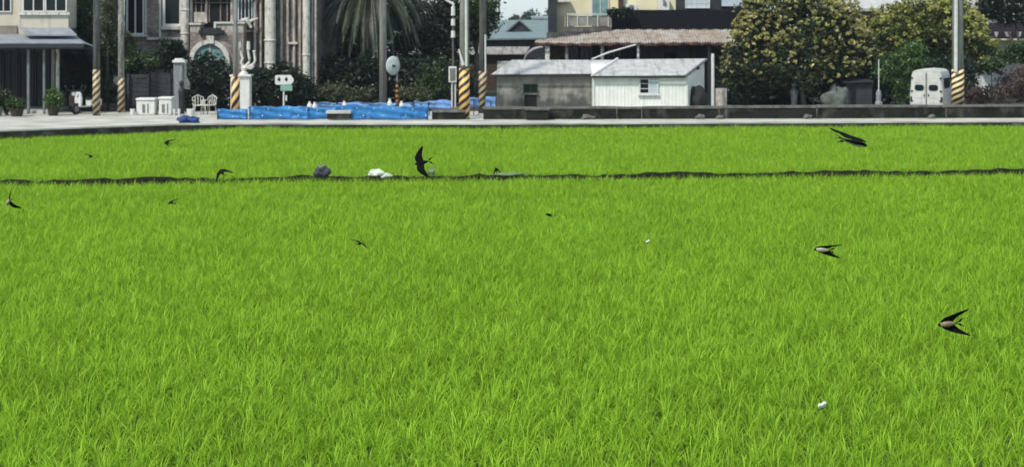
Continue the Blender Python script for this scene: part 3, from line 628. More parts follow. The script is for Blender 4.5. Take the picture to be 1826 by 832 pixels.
# white crates, small pots and chairs on the far verge
def crate(a,b,t,u,Y,label):
    h = thing('crate',(X((a+b)/2,Y),Y,0),label,'crate','white plastic crates by the slat fence')
    MB().box(X(a,Y),X(b,Y),Y,Y+.6,0.002,Z(t+5,Y)).build('body', M['white'], h, bevel=.04)
    MB().box(X(a-1,Y),X(b+1,Y),Y-.04,Y+.64,Z(t+5,Y)+.003,Z(t,Y)).build('lid', M['white'], h, bevel=.04)
    m=MB(); c=(a+b)/2; m.pb(c-6,c-1,u-19,u-4,Y-.02,Y-.002); m.pb(c+3,c+5,u-20,u-3,Y-.02,Y-.002); m.build('side_panel', M['greypot'], h)
crate(243,276,175,205,66.6,'larger white plastic crate with two grey side panels by the fence')
crate(283,306,173,205,66.6,'narrower taller white plastic crate next to the granite pillar')
for k,(a,b,t,u,l) in enumerate(((232,241,195,206,'small white tub at the left foot of the larger crate'),(308.5,313,194,204,'tiny white jar left of the black bollard'),(317,322,194,204,'tiny white jar at the foot of the black bollard'),(333,348,194,204,'white squat tub between the bollard and the chairs'))):
    Y=66.5; r=(b-a)/2*Y/F; solo('tub', MB().lathe(X((a+b)/2,Y),Y,[(r*.8,0),(r,.22),(r*1.06,.23),(r*1.06,.27),(r*.9,.27)],14), M['white'], (X((a+b)/2,Y),Y,0), l, 'tub', 'white tubs on the verge')
def chair(px,Y,yaw,label):
    x=X(px,Y); h=thing('garden_chair',(x,Y,0),label,'chair','white garden chairs'); c,s=math.cos(yaw),math.sin(yaw)
    def T(m): m.v=[(x+v[0]*c-v[1]*s,Y+v[0]*s+v[1]*c,v[2]) for v in m.v]; return m
    T(MB().box(-.22,.22,-.22,.2,.40,.44)).build('seat',M['stone'],h,bevel=.02)
    m=MB(); m.tube([(-.22,.2,.42),(-.24,.26,.75),(0,.28,.86),(.24,.26,.75),(.22,.2,.42)],.025,6)
    for k in (-.12,0,.12): m.tube([(k,.2,.43),(k,.27,.82)],.02,5)
    T(m).build('backrest',M['stone'],h)
    for a in (-1,1):
        T(MB().tube([(a*.24,-.2,.62),(a*.25,.22,.64)],.02,5)).build('armrest',M['stone'],h)
        for b in (-1,1): T(MB().tube([(a*.25,b*.23,0),(a*.2,b*.19,.42 if b>0 else .62)],.022,6)).build('leg',M['stone'],h)
chair(355,66.8,.4,'white garden chair nearest the white tub, turned slightly left'); chair(372,66.9,-.5,'white garden chair next to the start of the blue sheeting')

# ================================================================ POLES
def pole(px, Y, rpx, top, label, mt='pole', haz=None, hazmat=None, side_strip=None, group='utility poles along the lane', base=0):
    x=X(px,Y); s=Y/F; r=rpx*s; h=thing('utility_pole',(x,Y,base),label,'pole',group)
    MB().tube([(x,Y,base),(x,Y,top)],[r,r*.72],20).build('shaft',M[mt],h,smooth=True)
    if haz:
        za,zb=max(base+.01,Z(haz[1],Y)),Z(haz[0],Y); rr=lambda z:r*(1-.28*(z-base)/(top-base))+.012
        o=MB().tube([(x,Y,za),(x,Y,zb)],[rr(za),rr(zb)],24).build('hazard_band',hazmat,h,smooth=True)
    if side_strip:
        dx,cr,t,u=side_strip; MB().tube([(x+dx*s,Y-r*.95-cr*s,max(base,Z(u,Y))),(x+dx*s*.9,Y-r*.9-cr*s,Z(t,Y) if Z(t,Y)<top else top)],cr*s,8).build('pale_strip',M['pale_strip'],h)  # a thin conduit; on the pole by the van, its lit side
    return h
HZ = hazard('hazard_tape', .345, .23); HZ2 = hazard('worn_hazard_tape', .30, .2, yellow=(.55,.43,.24), worn=.16); HZ3 = hazard('orange_hazard_tape', .5, .2, yellow=(.80,.48,.2)); HZ4 = hazard('pale_hazard_tape', .25, .2, yellow=(.84,.62,.32))
pole(172,66.3,6.5,9,'dark utility pole left of the bushes with faded black and yellow stripes','pole_dark',(124,204),HZ2)
pole(216,68.5,6,9,'pale mottled pole before the low brick wall with a faded striped foot','pole_pale',(140,203),HZ2)
pole(420,64.8,4.6,8,'thin grey pole in front of the cream gate pillar with orange stripes','pole',None)
o=MB().tube([(X(420,64.8),64.8,.02),(X(420,64.8),64.8,Z(137,64.8))],[.19,.185],20).build('hazard_band',HZ3,bpy.data.objects['utility_pole.002'],smooth=True)
p683=pole(683,66.9,7,9.5,'pale grey bare pole standing behind the blue sheeting','pole_pale' if False else 'pole',None)
pv=pole(828,63.9,9.3,9.5,'tall grey pole with bold black and orange stripes down to the lane','pole',(122,213),HZ,side_strip=(4,2.6,-20,118))
m=MB(); m.tube([(X(818,63.6),63.6,Z(88,63.6)),(X(823,63.6),63.55,Z(104,63.6)),(X(826,63.6),63.6,Z(116,63.6))],[.03,.05,.09],8); m.build('cable_cover',M['pale_strip'],pv)
pole(861,68,7.2,9,'dark pole behind the low wall with narrow orange stripes','pole_dark',(127,192),HZ2,side_strip=(5,1.6,62,130))
pole(1708,65.2,10.8,10,'thick grey pole beside the white van with pale orange stripes','pole',(124,188),HZ4,side_strip=(-7.5,3.2,-20,128))  # lit left side of the shaft, modelled as an added pale tube
solo('metal_post', MB().tube([(X(1271,67.2),67.2,0),(X(1271,67.2),67.2,Z(96,67.2))],[.075,.07],10), M['pale_strip'], (X(1271,67.2),67.2,0),'slim pale metal post between the white shed and the big tree','post')
solo('far_mast', MB().tube([(X(890,150),150,0),(X(890,150),150,Z(-12,150))],[.11,.08],8), M['pole'], (X(890,150),150,0),'thin distant mast rising against the sky','mast')

# street lamp with white sleeves and meter box
Y=65.2; s=Y/F; x=X(808,Y); h=thing('street_lamp',(x,Y,0),'dark thin lamp post with white sleeves and a bent white arm','street lamp')
MB().tube([(x,Y,0),(x,Y,Z(12,Y))],[.05,.045],8).build('post',M['pole_dark'],h)
MB().tube([(x,Y,Z(14,Y)),(x+.02,Y,Z(8,Y)),(X(800,Y),Y,Z(3,Y)),(X(785,Y),Y,Z(-6,Y)),(X(768,Y),Y,Z(-12,Y))],[.06,.055,.05,.045,.045],8).build('arm',M['white'],h)
for t,u in ((12,28),(34,46),(55,67)): MB().tube([(x,Y-.005,Z(u,Y)),(x,Y-.005,Z(t,Y))],[.095,.085],10).build('sleeve',M['white'],h)
MB().box(X(752,Y),X(770,Y),Y-.12,Y+.12,Z(-10,Y),Z(-14,Y)).build('lamp_head',M['white'],h,bevel=.02)
Y=64.6; h=thing('meter_cabinet',(X(808,Y),Y,0),'pale grey meter cabinet on two thin legs beside the striped pole','cabinet')
MB().pb(800,814,119,147,Y,Y+.22).build('cabinet_body',M['ac'],h,bevel=.015); MB().pb(802.2,811.8,122,144,Y-.02,Y-.002).build('door',M['greypot'],h)
for a in (806,812): MB().tube([(X(a,Y+.1),Y+.1,.02),(X(a,Y+.1),Y+.1,Z(146,Y))],.032,8).build('leg',M['pale_strip'],h)
MB().pb(802,818,192,213,Y-.25,Y+.15).build('footing',M['greypot'],h)

# convex mirror seen from behind
Y=67; x=X(708,Y); h=thing('traffic_mirror',(x,Y,0),'round pale traffic mirror on a black and orange striped post','mirror')
MB().tube([(x,Y,0),(x,Y,Z(100,Y))],.045,8).build('post',M['greymetal'],h)
for k in range(4):
    MB().tube([(x,Y,Z(182-9*k,Y)),(x,Y,Z(178-9*k,Y))],.062,10).build('orange_band',M['amber'],h)
MB().tube([(x,Y,Z(184,Y)),(x,Y,Z(146,Y))],.055,10).build('black_band',M['rubber'],h)
cxm,cz=X(701,Y),Z(117,Y); m=MB(); prof=[(0.02,.10),(.2,.085),(.34,.045),(.42,0),(.42,-.03)]; n=24; vs=[];
for rr_,dd in prof:
    for k in range(n):
        a=2*math.pi*k/n; px_=rr_*math.cos(a)*.72; vs.append((cxm+px_, Y-.12-dd+px_*.5, cz+rr_*math.sin(a)))
m.add(vs,[(i*n+k,i*n+(k+1)%n,(i+1)*n+(k+1)%n,(i+1)*n+k) for i in range(len(prof)-1) for k in range(n)]+[tuple(range(n))]); m.build('mirror_disc',M['mirrorback'],h,smooth=True)
MB().tube([(cxm,Y-.26,cz),(x,Y-.03,cz-.05)],[.05,.035],8).build('bracket',M['darkframe'],h)

# white sign with two dark marks above a small green sign
Y=65.6; h=thing('road_sign',(X(506,Y),Y,0),'white arrow shaped sign with two dark symbols above a green plate','sign')
MB().tube([(X(506,Y),Y,0),(X(506,Y),Y,Z(138,Y))],.04,8).build('post',M['pale_strip'],h)
m=MB(); m.prism([(X(a,Y),Z(b,Y)) for a,b in ((491,136),(493,134),(519,134),(524,141),(524,145),(519,151),(493,151),(491,149))][::-1],Y-.08,Y-.045); so_=m.build('arrow_board',M['white'],h)
m=MB()
for c in (498,511):
    m.prism([(X(c+3*math.cos(k*math.pi/4),Y),Z(141.5+3*math.sin(k*math.pi/4),Y)) for k in range(8)],Y-.09,Y-.082); m.prism([(X(c-.9,Y),Z(145,Y)),(X(c+.9,Y),Z(145,Y)),(X(c+.9,Y),Z(137,Y)),(X(c-.9,Y),Z(137,Y))],Y-.095,Y-.0905)
m.build('symbol',M['darkframe'],so_)
MB().pb(500,521,152,162,Y-.07,Y-.045).build('green_plate',M['signgreen'],h); 
MB().pb(509,511.5,170,180,Y-.06,Y-.04).build('reflector',M['white'],h)

# ================================================================ BLUE SHEETING
def bluesheet(a,b,t,u,Y,label,mt='blue',clips=5,group='blue plastic sheets strung along the lane'):
    x0,x1,z0,z1=X(a,Y),X(b,Y),max(.005,Z(u,Y)),Z(t,Y); L_=x1-x0; nu=max(12,int(L_*9)); ph=random.uniform(0,9)
    h=thing('plastic_sheet',((x0+x1)/2,Y,0),label,'plastic sheet',group)
    def fn(p,v):
        xx=x0+L_*p; w=.05*math.sin(xx*7+ph+3*v)+.035*math.sin(xx*17+ph*2+5*v)+.07*math.sin(xx*2.1+ph)*v+.03*math.sin(11*v+xx*3)
        top=z1-.035*abs(math.sin(xx*2.6+ph))-.02*math.sin(xx*9+ph); return (xx, Y+w, z0+(top-z0)*v)
    MB().sheet(fn,nu,8).build('sheet',M[mt],h,smooth=True,solid=.012)
    for k in range(clips):
        p=(k+.5+random.uniform(-.25,.25))/clips; v=.3 if k%2 else .82; q_=fn(p,v)
        MB().tube([(q_[0],q_[1]-.035,q_[2]),(q_[0],q_[1]-.02,q_[2])],.024,7).build('clip',M['clip'],h)
    m=MB()
    for p in (0.02,.5,.98):
        q_=fn(p,1); m.tube([(q_[0],q_[1]+.06,.0),(q_[0],q_[1]+.06,q_[2]-.04)],.018,6)
    m.build('stake',M['darkframe'],h)
bluesheet(387,441,194,212.5,63.4,'short low blue plastic sheet at the left end of the row',clips=3)
bluesheet(444,552,189,212.5,63.3,'long blue plastic sheet with white clips under the arrow sign',clips=7)
bluesheet(550,600,191,212,63.7,'blue plastic sheet sagging behind the pale topped block',clips=2)
bluesheet(596,660,186,212,63.9,'blue plastic sheet rising behind the pale topped block to the bare pole',clips=3)
bluesheet(626,764,188.5,212.8,63.1,'longest blue plastic sheet with scattered white clips by the low wall',clips=8)
bluesheet(562,660,182,192,66.2,'faded blue sheet in the back row left of the bare pole','bluepale',2,'faded blue sheets in the back row')
bluesheet(660,737,183,196,66.2,'faded blue sheet in the back row behind the mirror post','bluepale',0,'faded blue sheets in the back row')
bluesheet(738,764,180,194,66.3,'short faded blue sheet in the back row near the lamp post','bluepale',0,'faded blue sheets in the back row')
bluesheet(765,806,178,194,66.3,'faded blue sheet in the back row behind the meter cabinet','bluepale',0,'faded blue sheets in the back row')
bluesheet(836,854,174,192,66.5,'small faded blue sheet between the two striped poles','bluepale',0,'faded blue sheets in the back row')
bluesheet(866,884,172,192,66.5,'small faded blue sheet touching the stained grey shed','bluepale',0,'faded blue sheets in the back row')
h=thing('drain_block',(X(603,63.2),63.2,0),'dark block with a pale top slab among the blue sheets','block')
MB().pb(583,624,203,212.5,62.95,63.35).build('body',M['mossy'],h); MB().pb(581,626,197.5,202.8,62.9,63.4).build('slab',M['concrete'],h,bevel=.01)
def lump(cx,cy,cz,rx,ry,rz,seed=0,amp=.18,n=14,mcut=-.6):
    m=MB(); rnd=random.Random(seed); ph=[rnd.uniform(0,6) for _ in range(6)]; vs=[]; k=n*2
    for i in range(n+1):
        th=math.pi*i/n
        for j in range(k):
            a=2*math.pi*j/k; d=rnd.uniform(.88,1.12)+amp*(math.sin(3*a+ph[0]+2*th)+.7*math.sin(5*th+ph[1]+a)+.6*math.sin(7*a+ph[2])*math.sin(th))
            vs.append((cx+rx*d*math.sin(th)*math.cos(a),cy+ry*d*math.sin(th)*math.sin(a),max(cz+mcut*rz,cz+rz*d*math.cos(th))+rnd.uniform(-.06,.06)*rz))
    return m.add(vs,[(i*k+j,(i+1)*k+j,(i+1)*k+(j+1)%k,i*k+(j+1)%k) for i in range(n) for j in range(k)])
solo('folded_tarp', lump(X(338,60.6),61.35,.10,.24,.22,.15,3,.16,mcut=-.62), M['bluetarp'], (X(336,60.6),60.9,0), 'small crumpled bright blue tarp on the lane edge','tarp',smooth=True)
solo('folded_tarp', lump(X(322,60.6),61.4,.10,.30,.25,.16,5,.16,mcut=-.62), M['bluedk'], (X(320,60.6),61.0,0), 'dark navy bundle lying left of the bright blue tarp','tarp',smooth=True)
# litter behind the sheets: small flower pots and jugs
for k,(c,t,mt,l) in enumerate(((552,181,'white','white jug standing above the second blue sheet'),(561,182,'white','white round can beside the white jug'),(601,183,'terracotta','small brown pot among the back row sheets'),(614,180,'white','small white pot right of the brown pot'),(695,176,'white','white bottle at the foot of the bare pole'),(709,181,'terracotta','brown pot at the foot of the mirror post'),(716,180,'white','white pot right of the mirror post'))):
    Y=65.6; zt=Z(t,Y); solo('jug', MB().lathe(X(c,Y),Y,[(.09,0),(.11,.1),(.11,zt*.75),(.05,zt*.9),(.05,zt)],10), M[mt], (X(c,Y),Y,0), l, 'jug','jugs and pots behind the blue sheets')

# ================================================================ LOW WALL
h=thing('parapet_wall',(8,wallY(8),0),'long low dark stained concrete wall with a pale coping along the lane','wall')
def wseg(xa,xb,ztop,coping=True,th=.26,hh=h,bm='mossy'):
    m=MB(); n=max(2,int((xb-xa)/.8)); 
    pts=[xa+(xb-xa)*i/n for i in range(n+1)]
    def strip(y0,y1,z0,z1,jit=0):
        m=MB(); v=[]
        for x in pts:
            j=random.uniform(-jit,jit); v+=[(x,wallY(x)+y0,z0),(x,wallY(x)+y1,z0),(x,wallY(x)+y1,z1+j),(x,wallY(x)+y0,z1+j)]
        f=[(4*i+a,4*i+b,4*i+4+b,4*i+4+a) for i in range(n) for a,b in ((1,0),(2,1),(3,2),(0,3))]+[(0,1,2,3),(4*n+3,4*n+2,4*n+1,4*n)]
        return m.add(v,f)
    strip(0,th,.002,ztop-.10).build('wall_panel',M[bm],hh); strip(-.04,th+.04,ztop-.098,ztop,.012).build('coping',M['coping'],hh)
segs=[(-3.35,-1.95,.40),(-1.2,1.0,.52),(1.03,4.4,.53),(4.43,5.45,.52),(5.48,8.9,.53),(8.93,12.9,.55),(12.93,18.45,.56),(18.48,23.2,.57),(23.23,30,.58),(30.03,45,.58)]
for a,b,z in segs: wseg(a,b,z)
m=MB()
for x in (1.015,4.415,5.465,8.75,9.05,12.915,18.465,23.2): m.box(x-.017,x+.017,wallY(x)-.03,wallY(x)-.002,.02,.42)
m.build('drain_pipe',M['coping'],h)
Y=62.95; h=thing('concrete_box',(X(958,Y),Y,0),'grey brown concrete drain box standing against the low wall','box')
MB().pb(938,978,197,213,Y,Y+.5).build('body',M['mossy'],h,bevel=.02); MB().pb(936,980,193,196.8,Y-.05,Y+.52).build('lid',M['coping'],h,bevel=.01)
MB().pb(1108,1150,194,213,63.55,63.8).build('wall_panel',M['mossy'],bpy.data.objects['parapet_wall']) if False else None

for k,(px_,r_,l) in enumerate(((1046,.13,'pale broken stone at the wall foot below the white shed corner'),(1056,.09,'smaller broken stone beside the pale one below the white shed corner'),(1249,.12,'grey stone at the wall foot left of the slim pale post'),(1284,.10,'grey stone at the wall foot right of the slim pale post'),(1440,.11,'grey stone at the wall foot below the leaning tree trunk'),(1662,.10,'grey stone at the wall foot below the white van'))):
    yy=wallY(X(px_,63.6))-.22; solo('stone', lump(X(px_,yy),yy,r_*.6,r_*1.5,r_,r_,70+k,.16), M['coping'], (X(px_,yy),yy,0), l, 'stone','stones along the wall foot')
# ================================================================ SHEDS
Y=67.0
h=thing('grey_shed',(X(970,Y),Y,0),'mould stained grey shed with a pale sheet roof and a dark window','shed')
x0,x1=X(886,Y),X(1058,Y); ze=Z(134,Y); 
m=MB(); m.add([(x0,Y,0),(x1,Y,0),(x1,Y,ze),(x0,Y,ze),(x0,Y+3,0),(x1,Y+3,0),(x1,Y+3,ze),(x0,Y+3,ze),(x0,Y+2,Z(109,Y+2)),(x1,Y+2,Z(109,Y+2))],[(0,1,2,3),(1,5,6,9,2),(5,4,7,6),(4,0,3,8,7),(3,2,9,8),(8,9,6,7)]); m.build('wall',M['greywall'],h)
def corr(m,p00,p10,p01,p11,n,amp=.025):
    a,b,c,d=[Vector(p) for p in (p00,p10,p01,p11)]; vs=[]
    for i in range(n*2+1):
        u=i/(n*2); o=Vector((0,0,amp if i%2 else 0))
        for w in (0,.34,.67,1): vs.append((a.lerp(b,u)).lerp(c.lerp(d,u),w)+o)
    m.add(vs,[(4*i+j,4*i+4+j,4*i+5+j,4*i+1+j) for i in range(n*2) for j in range(3)]); return m
m=MB(); corr(m,(X(875,66.7),66.7,Z(133,66.7)),(X(1060,66.7),66.7,Z(132,66.7)),(X(912,69),69.0,Z(107.5,69)),(X(1100,69),69.0,Z(107.5,69)),34); 
corr(m,(X(912,69),69.0,Z(107.5,69)),(X(1100,69),69.0,Z(107.5,69)),(X(905,69),71,Z(120,70)),(X(1093,69),71,Z(120,70)),34); rf=m.build('roof',M['sheetroof'],h,solid=.015)
MB().box(X(876,66.7),X(1057,66.7),66.66,66.70,Z(137,66.7),Z(133.5,66.7)).build('eave_board',M['darkframe'],rf)
f=MB(); f.pb(933,959,150,166,Y-.03,Y-.002); wf=f.build('window',M['darkframe'],h); 
MB().pb(935,945.2,152,164,Y-.04,Y-.032).build('pane',M['glassdk'],wf); MB().pb(946.8,957,152,164,Y-.04,Y-.032).build('pane',M['glassdk'],wf)
MB().pb(932,960,166.2,169,Y-.08,Y-.002).build('sill',M['coping'],h)
MB().pb(935,957,169.2,206,Y-.012,Y-.003).build('opening',M['hollow'],h)

h=thing('white_shed',(X(1140,66),66,0),'white corrugated shed with a grey pitched roof and one small window','shed')
Y=66.0; xa,xb=X(1057.5,Y),X(1226,Y); ze=Z(137,Y); Yr=68.6; xc=X(1256,Yr); zr=Z(109,Yr); Yb=69.6
xbb=xb+(xc-xb); dx=(xc-xb)*(Yb-Y)/(Yr-Y)
m=MB(); m.add([(xa,Y,0),(xb,Y,0),(xb,Y,ze),(xa,Y,ze),(xa,Yr,0),(xb+dx*.72,Yr,0),(xb+dx*.72,Yr,zr-.06),(xa,Yr,zr-.06)],[(0,1,2,3),(1,5,6,2),(5,4,7,6),(4,0,3,7),(3,2,6,7)])
ribs(m,1058.5,1226,138.5,205,Y,.16,.012); m.build('wall',M['whitewall'],h)
MB().pb(1057,1060,137.5,205,Y-.05,Y-.027).build('corner_trim',M['white'],h); MB().pb(1223.5,1226.5,137.5,205,Y-.05,Y-.027).build('corner_trim',M['white'],h)
m=MB(); corr(m,(X(1055,65.8),65.8,Z(136,65.8)),(X(1222,65.8),65.8,Z(134.5,65.8)),(X(1100,Yr),Yr,Z(106.5,Yr)),(X(1260,Yr),Yr,Z(105,Yr)),32,.02); rf=m.build('roof',M['sheetroof'],h,solid=.02)
MB().box(X(1055,65.78),X(1222,65.78),65.75,65.79,Z(139,65.78),Z(135.5,65.78)).build('eave_board',M['darkframe'],rf)
m=MB(); m.tube([(X(1056,65.8),65.8,Z(134.5,65.8)),(X(1101,Yr),Yr,Z(105.5,Yr))],.07,6); m.build('verge_cap',M['white'],rf)
m=MB(); m.tube([(X(1222,65.8),65.8,Z(135.5,65.8)),(X(1260,Yr),Yr,Z(106,Yr))],.06,6); m.build('verge_board',M['greymetal'],rf)
window(h,1140,1174,140,167.5,Y-.03,glass='glassdk',frame='white',bars=1,hb=2,fw=1.8,depth=.05)
MB().pb(1156.5,1172,142,165.5,Y-.055,Y-.053).build('curtain',M['glasspale'],h)
MB().pb(1138,1176,167.7,170.5,Y-.12,Y-.03).build('sill',M['white'],h)
Yt=66.9; m=MB(); m.tube([(X(1244,Yt),Yt,Z(121,Yt)),(X(1244,Yt)+.03,Yt+.03,Z(121,Yt)-.02)],.09,12); m.build('vent',M['hollow'],h)
solo('black_cover', lump(X(1244,66.6),66.6,.62,.45,.42,.62,9,.07,mcut=-1), M['rubber'], (X(1244,66.6),66.6,0),'black covered bulky object against the side of the white shed','cover',smooth=True)
# blue-grey fillers right of the white shed
solo('board_stack', MB().box(X(1277,68),X(1296,68),68,68.3,0,Z(158,68)), M['stonetan'], (X(1286,68),68,0),'tan board panel leaning at the foot of the big tree','board')

# ---- rusty roofed open shelter
h=thing('rusty_shelter',(X(1130,76),76,0),'long open shelter under a rusty patched sheet roof','shelter')
Y0=73.5; Y1=78.5
m=MB(); 
def rr(u,v):   # u along, v up the slope
    px=955+(1332-955)*u; xf=X(px,Y0); zt=Z(76.5+.6*math.sin(px*.05)-1.5*u,Y0)
    top=53 if px>1110 else 53+(1110-px)*.125
    return (xf+v*(X(px,Y1)-xf)*.6, Y0+(Y1-Y0)*v, zt+(Z(top,Y1)-zt)*v + .03*math.sin(px*1.3)+.02*math.sin(px*.31+v*5))
m.sheet(rr,240,6); rf=m.build('roof',M['rust'],h,solid=.03)
MB().sheet(lambda u,v: (rr(u,0)[0],Y0-.02,rr(u,0)[2]-.04-.1*v-.03*math.sin(u*60)*v),120,1).build('eave_edge',M['rustedge'],rf,solid=.03)
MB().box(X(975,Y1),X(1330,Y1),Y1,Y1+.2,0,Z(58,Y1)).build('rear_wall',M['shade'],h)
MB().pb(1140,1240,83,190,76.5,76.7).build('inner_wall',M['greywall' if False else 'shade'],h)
for a,b,mt in ((972,980,'stone'),(1071,1077,'pole'),(1136,1140,'white'),(1262,1268,'darkframe'),(1008,1013,'greymetal'),(1325,1330,'darkframe')):
    MB().pb(a,b,79 if a>990 else 82,190,Y0+.2,Y0+.4).build('post',M[mt],h)
for a,b in ((1010,1030),(1036,1056),(1084,1106)):
    window(h,a,b,84,150,77.5,glass='glassdk',frame='greymetal',bars=1)
MB().pb(981,1010,84,190,77.4,77.6).build('plank_wall',M['wood'],h)
MB().pb(1185,1205,95,118,76.4,76.49).build('opening',M['hollow'],h)
MB().tube([(X(1055,73.2),73.2,Z(106,73.2)),(X(1085,73.2),73.2,Z(94,73.2)),(X(1134,73.2),73.3,Z(80,73.2))],[.04,.05,.04],8).build('slanting_pipe',M['pale_strip'],h)
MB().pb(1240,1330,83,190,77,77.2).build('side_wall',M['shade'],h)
MB().box(X(960,Y0),X(1330,Y0),Y0+.3,Y0+.4,Z(82,Y0),Z(80,Y0)).build('beam',M['darkframe'],h)

# ---- cream house with balcony
Y=86.0; h=thing('cream_house',(X(1045,Y),Y,0),'cream house with a railed balcony and a green tinted sliding door','house')
MB().pb(993,1106,-150,190,Y,95).build('wall',M['cream'],h); 
MB().pb(977.5,993,-150,190,Y-.6,Y-.002).build('dark_corner',M['tealroof' if False else 'darktarp'],h)
MB().pb(1008,1108,48,57,Y-1.4,Y-.002).build('balcony_slab',M['coping'],h); MB().pb(1008,1108,57.2,62,Y-1.35,Y-.003).build('slab_edge',M['darkroof'],h)
m=MB(); Yb_=Y-1.35
for a in (1011,1029,1047,1065,1084,1104): m.pb(a,a+2,26,47.8,Yb_,Yb_+.06)
m.pb(1010,1106,24.5,26.5,Yb_-.02,Yb_+.08); m.build('railing',M['pale_strip'],h)
m=MB(); m.pb(1013,1104,29,46.5,Yb_+.07,Yb_+.10); m.build('railing_panel',M['greywall'],h)
MB().pb(1010,1014,25,47.5,Yb_+.12,Y-.01).build('side_panel',M['wood'],h)
f=window(h,1055,1086,-30,46,Y-.02,glass='glassteal',frame='pale_strip',bars=1,fw=1.6); 
window(h,1000,1020,-60,-20,Y-.02); MB().pb(994,1016,-1,4,Y-.5,Y-.003).build('window_hood',M['stone'],h)
MB().slab((X(970,Y),Y-1.5,Z(-150,Y)),(X(1112,Y),Y-1.5,Z(-150,Y)),(X(1112,Y),95.5,Z(-175,Y)),(X(970,Y),95.5,Z(-175,Y)),.2).build('roof',M['darkroof'],h)
h=thing('black_clad_house',(X(1210,84),84,0),'upper storey with cream wall over a broad black clad parapet','house')
Y=84.0
MB().pb(1107,1205,-150,190,Y+.3,95).build('wall',M['cream'],h); MB().pb(1205.5,1335,-150,190,Y+.35,95).build('dark_wall',M['tealroof' if False else 'darktarp'],h)
m=MB(); m.pb(1091,1330,18,54,Y-1.0,Y-.8); m.pb(1091,1330,54,70,Y-.9,Y+.2); m.build('parapet',M['blackclad'],h)
MB().pb(1103,1112,-150,18,Y,Y+.29).build('brown_pilaster',M['wood'],h)
for c,t,hh_ in ((1126,8,10),(1184,-4,20)):
    a=MB().pb(c-10,c+10,t,t+hh_+6,Y-.35,Y+.2).build('air_conditioner',M['ac'],h,bevel=.02)
    mm=MB(); mm.tube([(X(c+ (0 if c<1150 else -1),Y-.4),Y-.38,Z(t+6 if c<1150 else 5,Y)),(X(c,Y-.4),Y-.355,Z(t+6 if c<1150 else 5,Y))],.16,16); mm.build('fan_grille',M['greymetal'],a)
window(h,1222,1266,-50,15,Y+.3,glass='glasspale',frame='white',bars=4,hb=6,fw=1.6)
window(h,1285,1326,-50,12.5,Y+.3,glass='glasspale',frame='darkframe',bars=0,fw=1.2)
for c,r_ in ((1094,9),(1118,10)):
    Yp=Y-1.6; tt=shrub('balcony_plant',[bpx(c,22,Yp,r_,6)],14,40,.1,.09,'dark','dark bushy plant at the left end of the black parapet' if c<1100 else 'dark bushy plant under the left air conditioner','plant',base=(X(c,Yp),Yp,Z(30,Yp)))

# ---- gabled grey-green house far back
Y=118.0; h=thing('gabled_house',(X(925,Y),Y,0),'distant low house with a grey green roof and a dark front gable','house')
MB().pb(868,985,58,140,Y,Y+8).build('wall',M['darkframe'],h)
m=MB(); m.slab((X(860,Y-.6),Y-.6,Z(60,Y)),(X(990,Y-.6),Y-.6,Z(60,Y)),(X(990,Y-.6),Y+4,Z(36,Y+4)),(X(872,Y-.6),Y+4,Z(36,Y+4)),.12); m.slab((X(872,Y),Y+4,Z(36,Y+4)),(X(990,Y),Y+4,Z(36,Y+4)),(X(990,Y),Y+9,Z(60,Y)),(X(860,Y),Y+9,Z(60,Y)),.12); m.build('roof',M['tealroof'],h)
Yg=Y-1.6; m=MB(); m.prism([(X(903,Yg),Z(57,Yg)),(X(948,Yg),Z(57,Yg)),(X(926,Yg),Z(37,Yg))],Yg,Y+2); m.build('gable',M['darkroof'],h)
m=MB(); a=(X(926,Yg),Z(34,Yg))
m.slab((X(897,Yg),Yg-.2,Z(60,Yg)),(a[0],Yg-.2,a[1]),(a[0],Y+3,a[1]),(X(897,Yg),Y+3,Z(60,Yg)),.15); m.slab((a[0],Yg-.2,a[1]),(X(953,Yg),Yg-.2,Z(58,Yg)),(X(953,Yg),Y+3,Z(58,Yg)),(a[0],Y+3,a[1]),.15); m.build('gable_roof',M['tealroof'],h)
m=MB(); m.slab((X(862,110),110,Z(69,110)),(X(992,110),110,Z(67,110)),(X(992,110),115.8,Z(56,115.8)),(X(868,110),115.8,Z(58,115.8)),.12); m.build('porch_roof',M['tealroof'],h)
MB().pb(866,985,70,140,110.5,110.7).build('porch_wall',M['darkframe'],h)
Y=240; h=thing('far_building',(X(962,Y),Y,0),'hazy pale building beyond the gabled house','building')
MB().pb(950,1000,31,60,Y,Y+12).build('wall',M['glasspale'],h); MB().slab((X(948,Y),Y-1,Z(31,Y)),(X(1000,Y),Y-1,Z(31,Y)),(X(1000,Y),Y+12,Z(28,Y)),(X(948,Y),Y+12,Z(28,Y)),.3).build('roof',M['slate'],h)
# long low shed with dusty roof
Y=92.0; h=thing('long_shed',(X(800,Y),Y,0),'long low shed with a dusty corrugated roof behind the poles','shed')
m=MB(); corr(m,(X(610,Y),Y,Z(98,Y)),(X(936,Y),Y,Z(97,Y)),(X(618,Y+3),Y+3,Z(84,Y+3)),(X(945,Y+3),Y+3,Z(84,Y+3)),60,.04); m.build('roof',M['pinkroof'],h,solid=.03)
MB().box(X(615,Y),X(935,Y),Y+.4,Y+.6,0,Z(98,Y)).build('wall',M['wood'],h)
m=MB(); s_=Y/F
def barrel(u,v):
    a=math.pi*.5*u+math.pi*.5; return (X(968,Y)+34*s_*math.cos(a)*1.0, Y-1.5+5*v, Z(112,Y)+27*s_*math.sin(a))
m.sheet(barrel,14,3); m.build('barrel_roof',M['pinkroof'],h,solid=.04)
m=MB(); m.pb(936,968,104,190,Y-1.2,Y-1.0); m.build('barrel_wall',M['shade'],h)
h=None
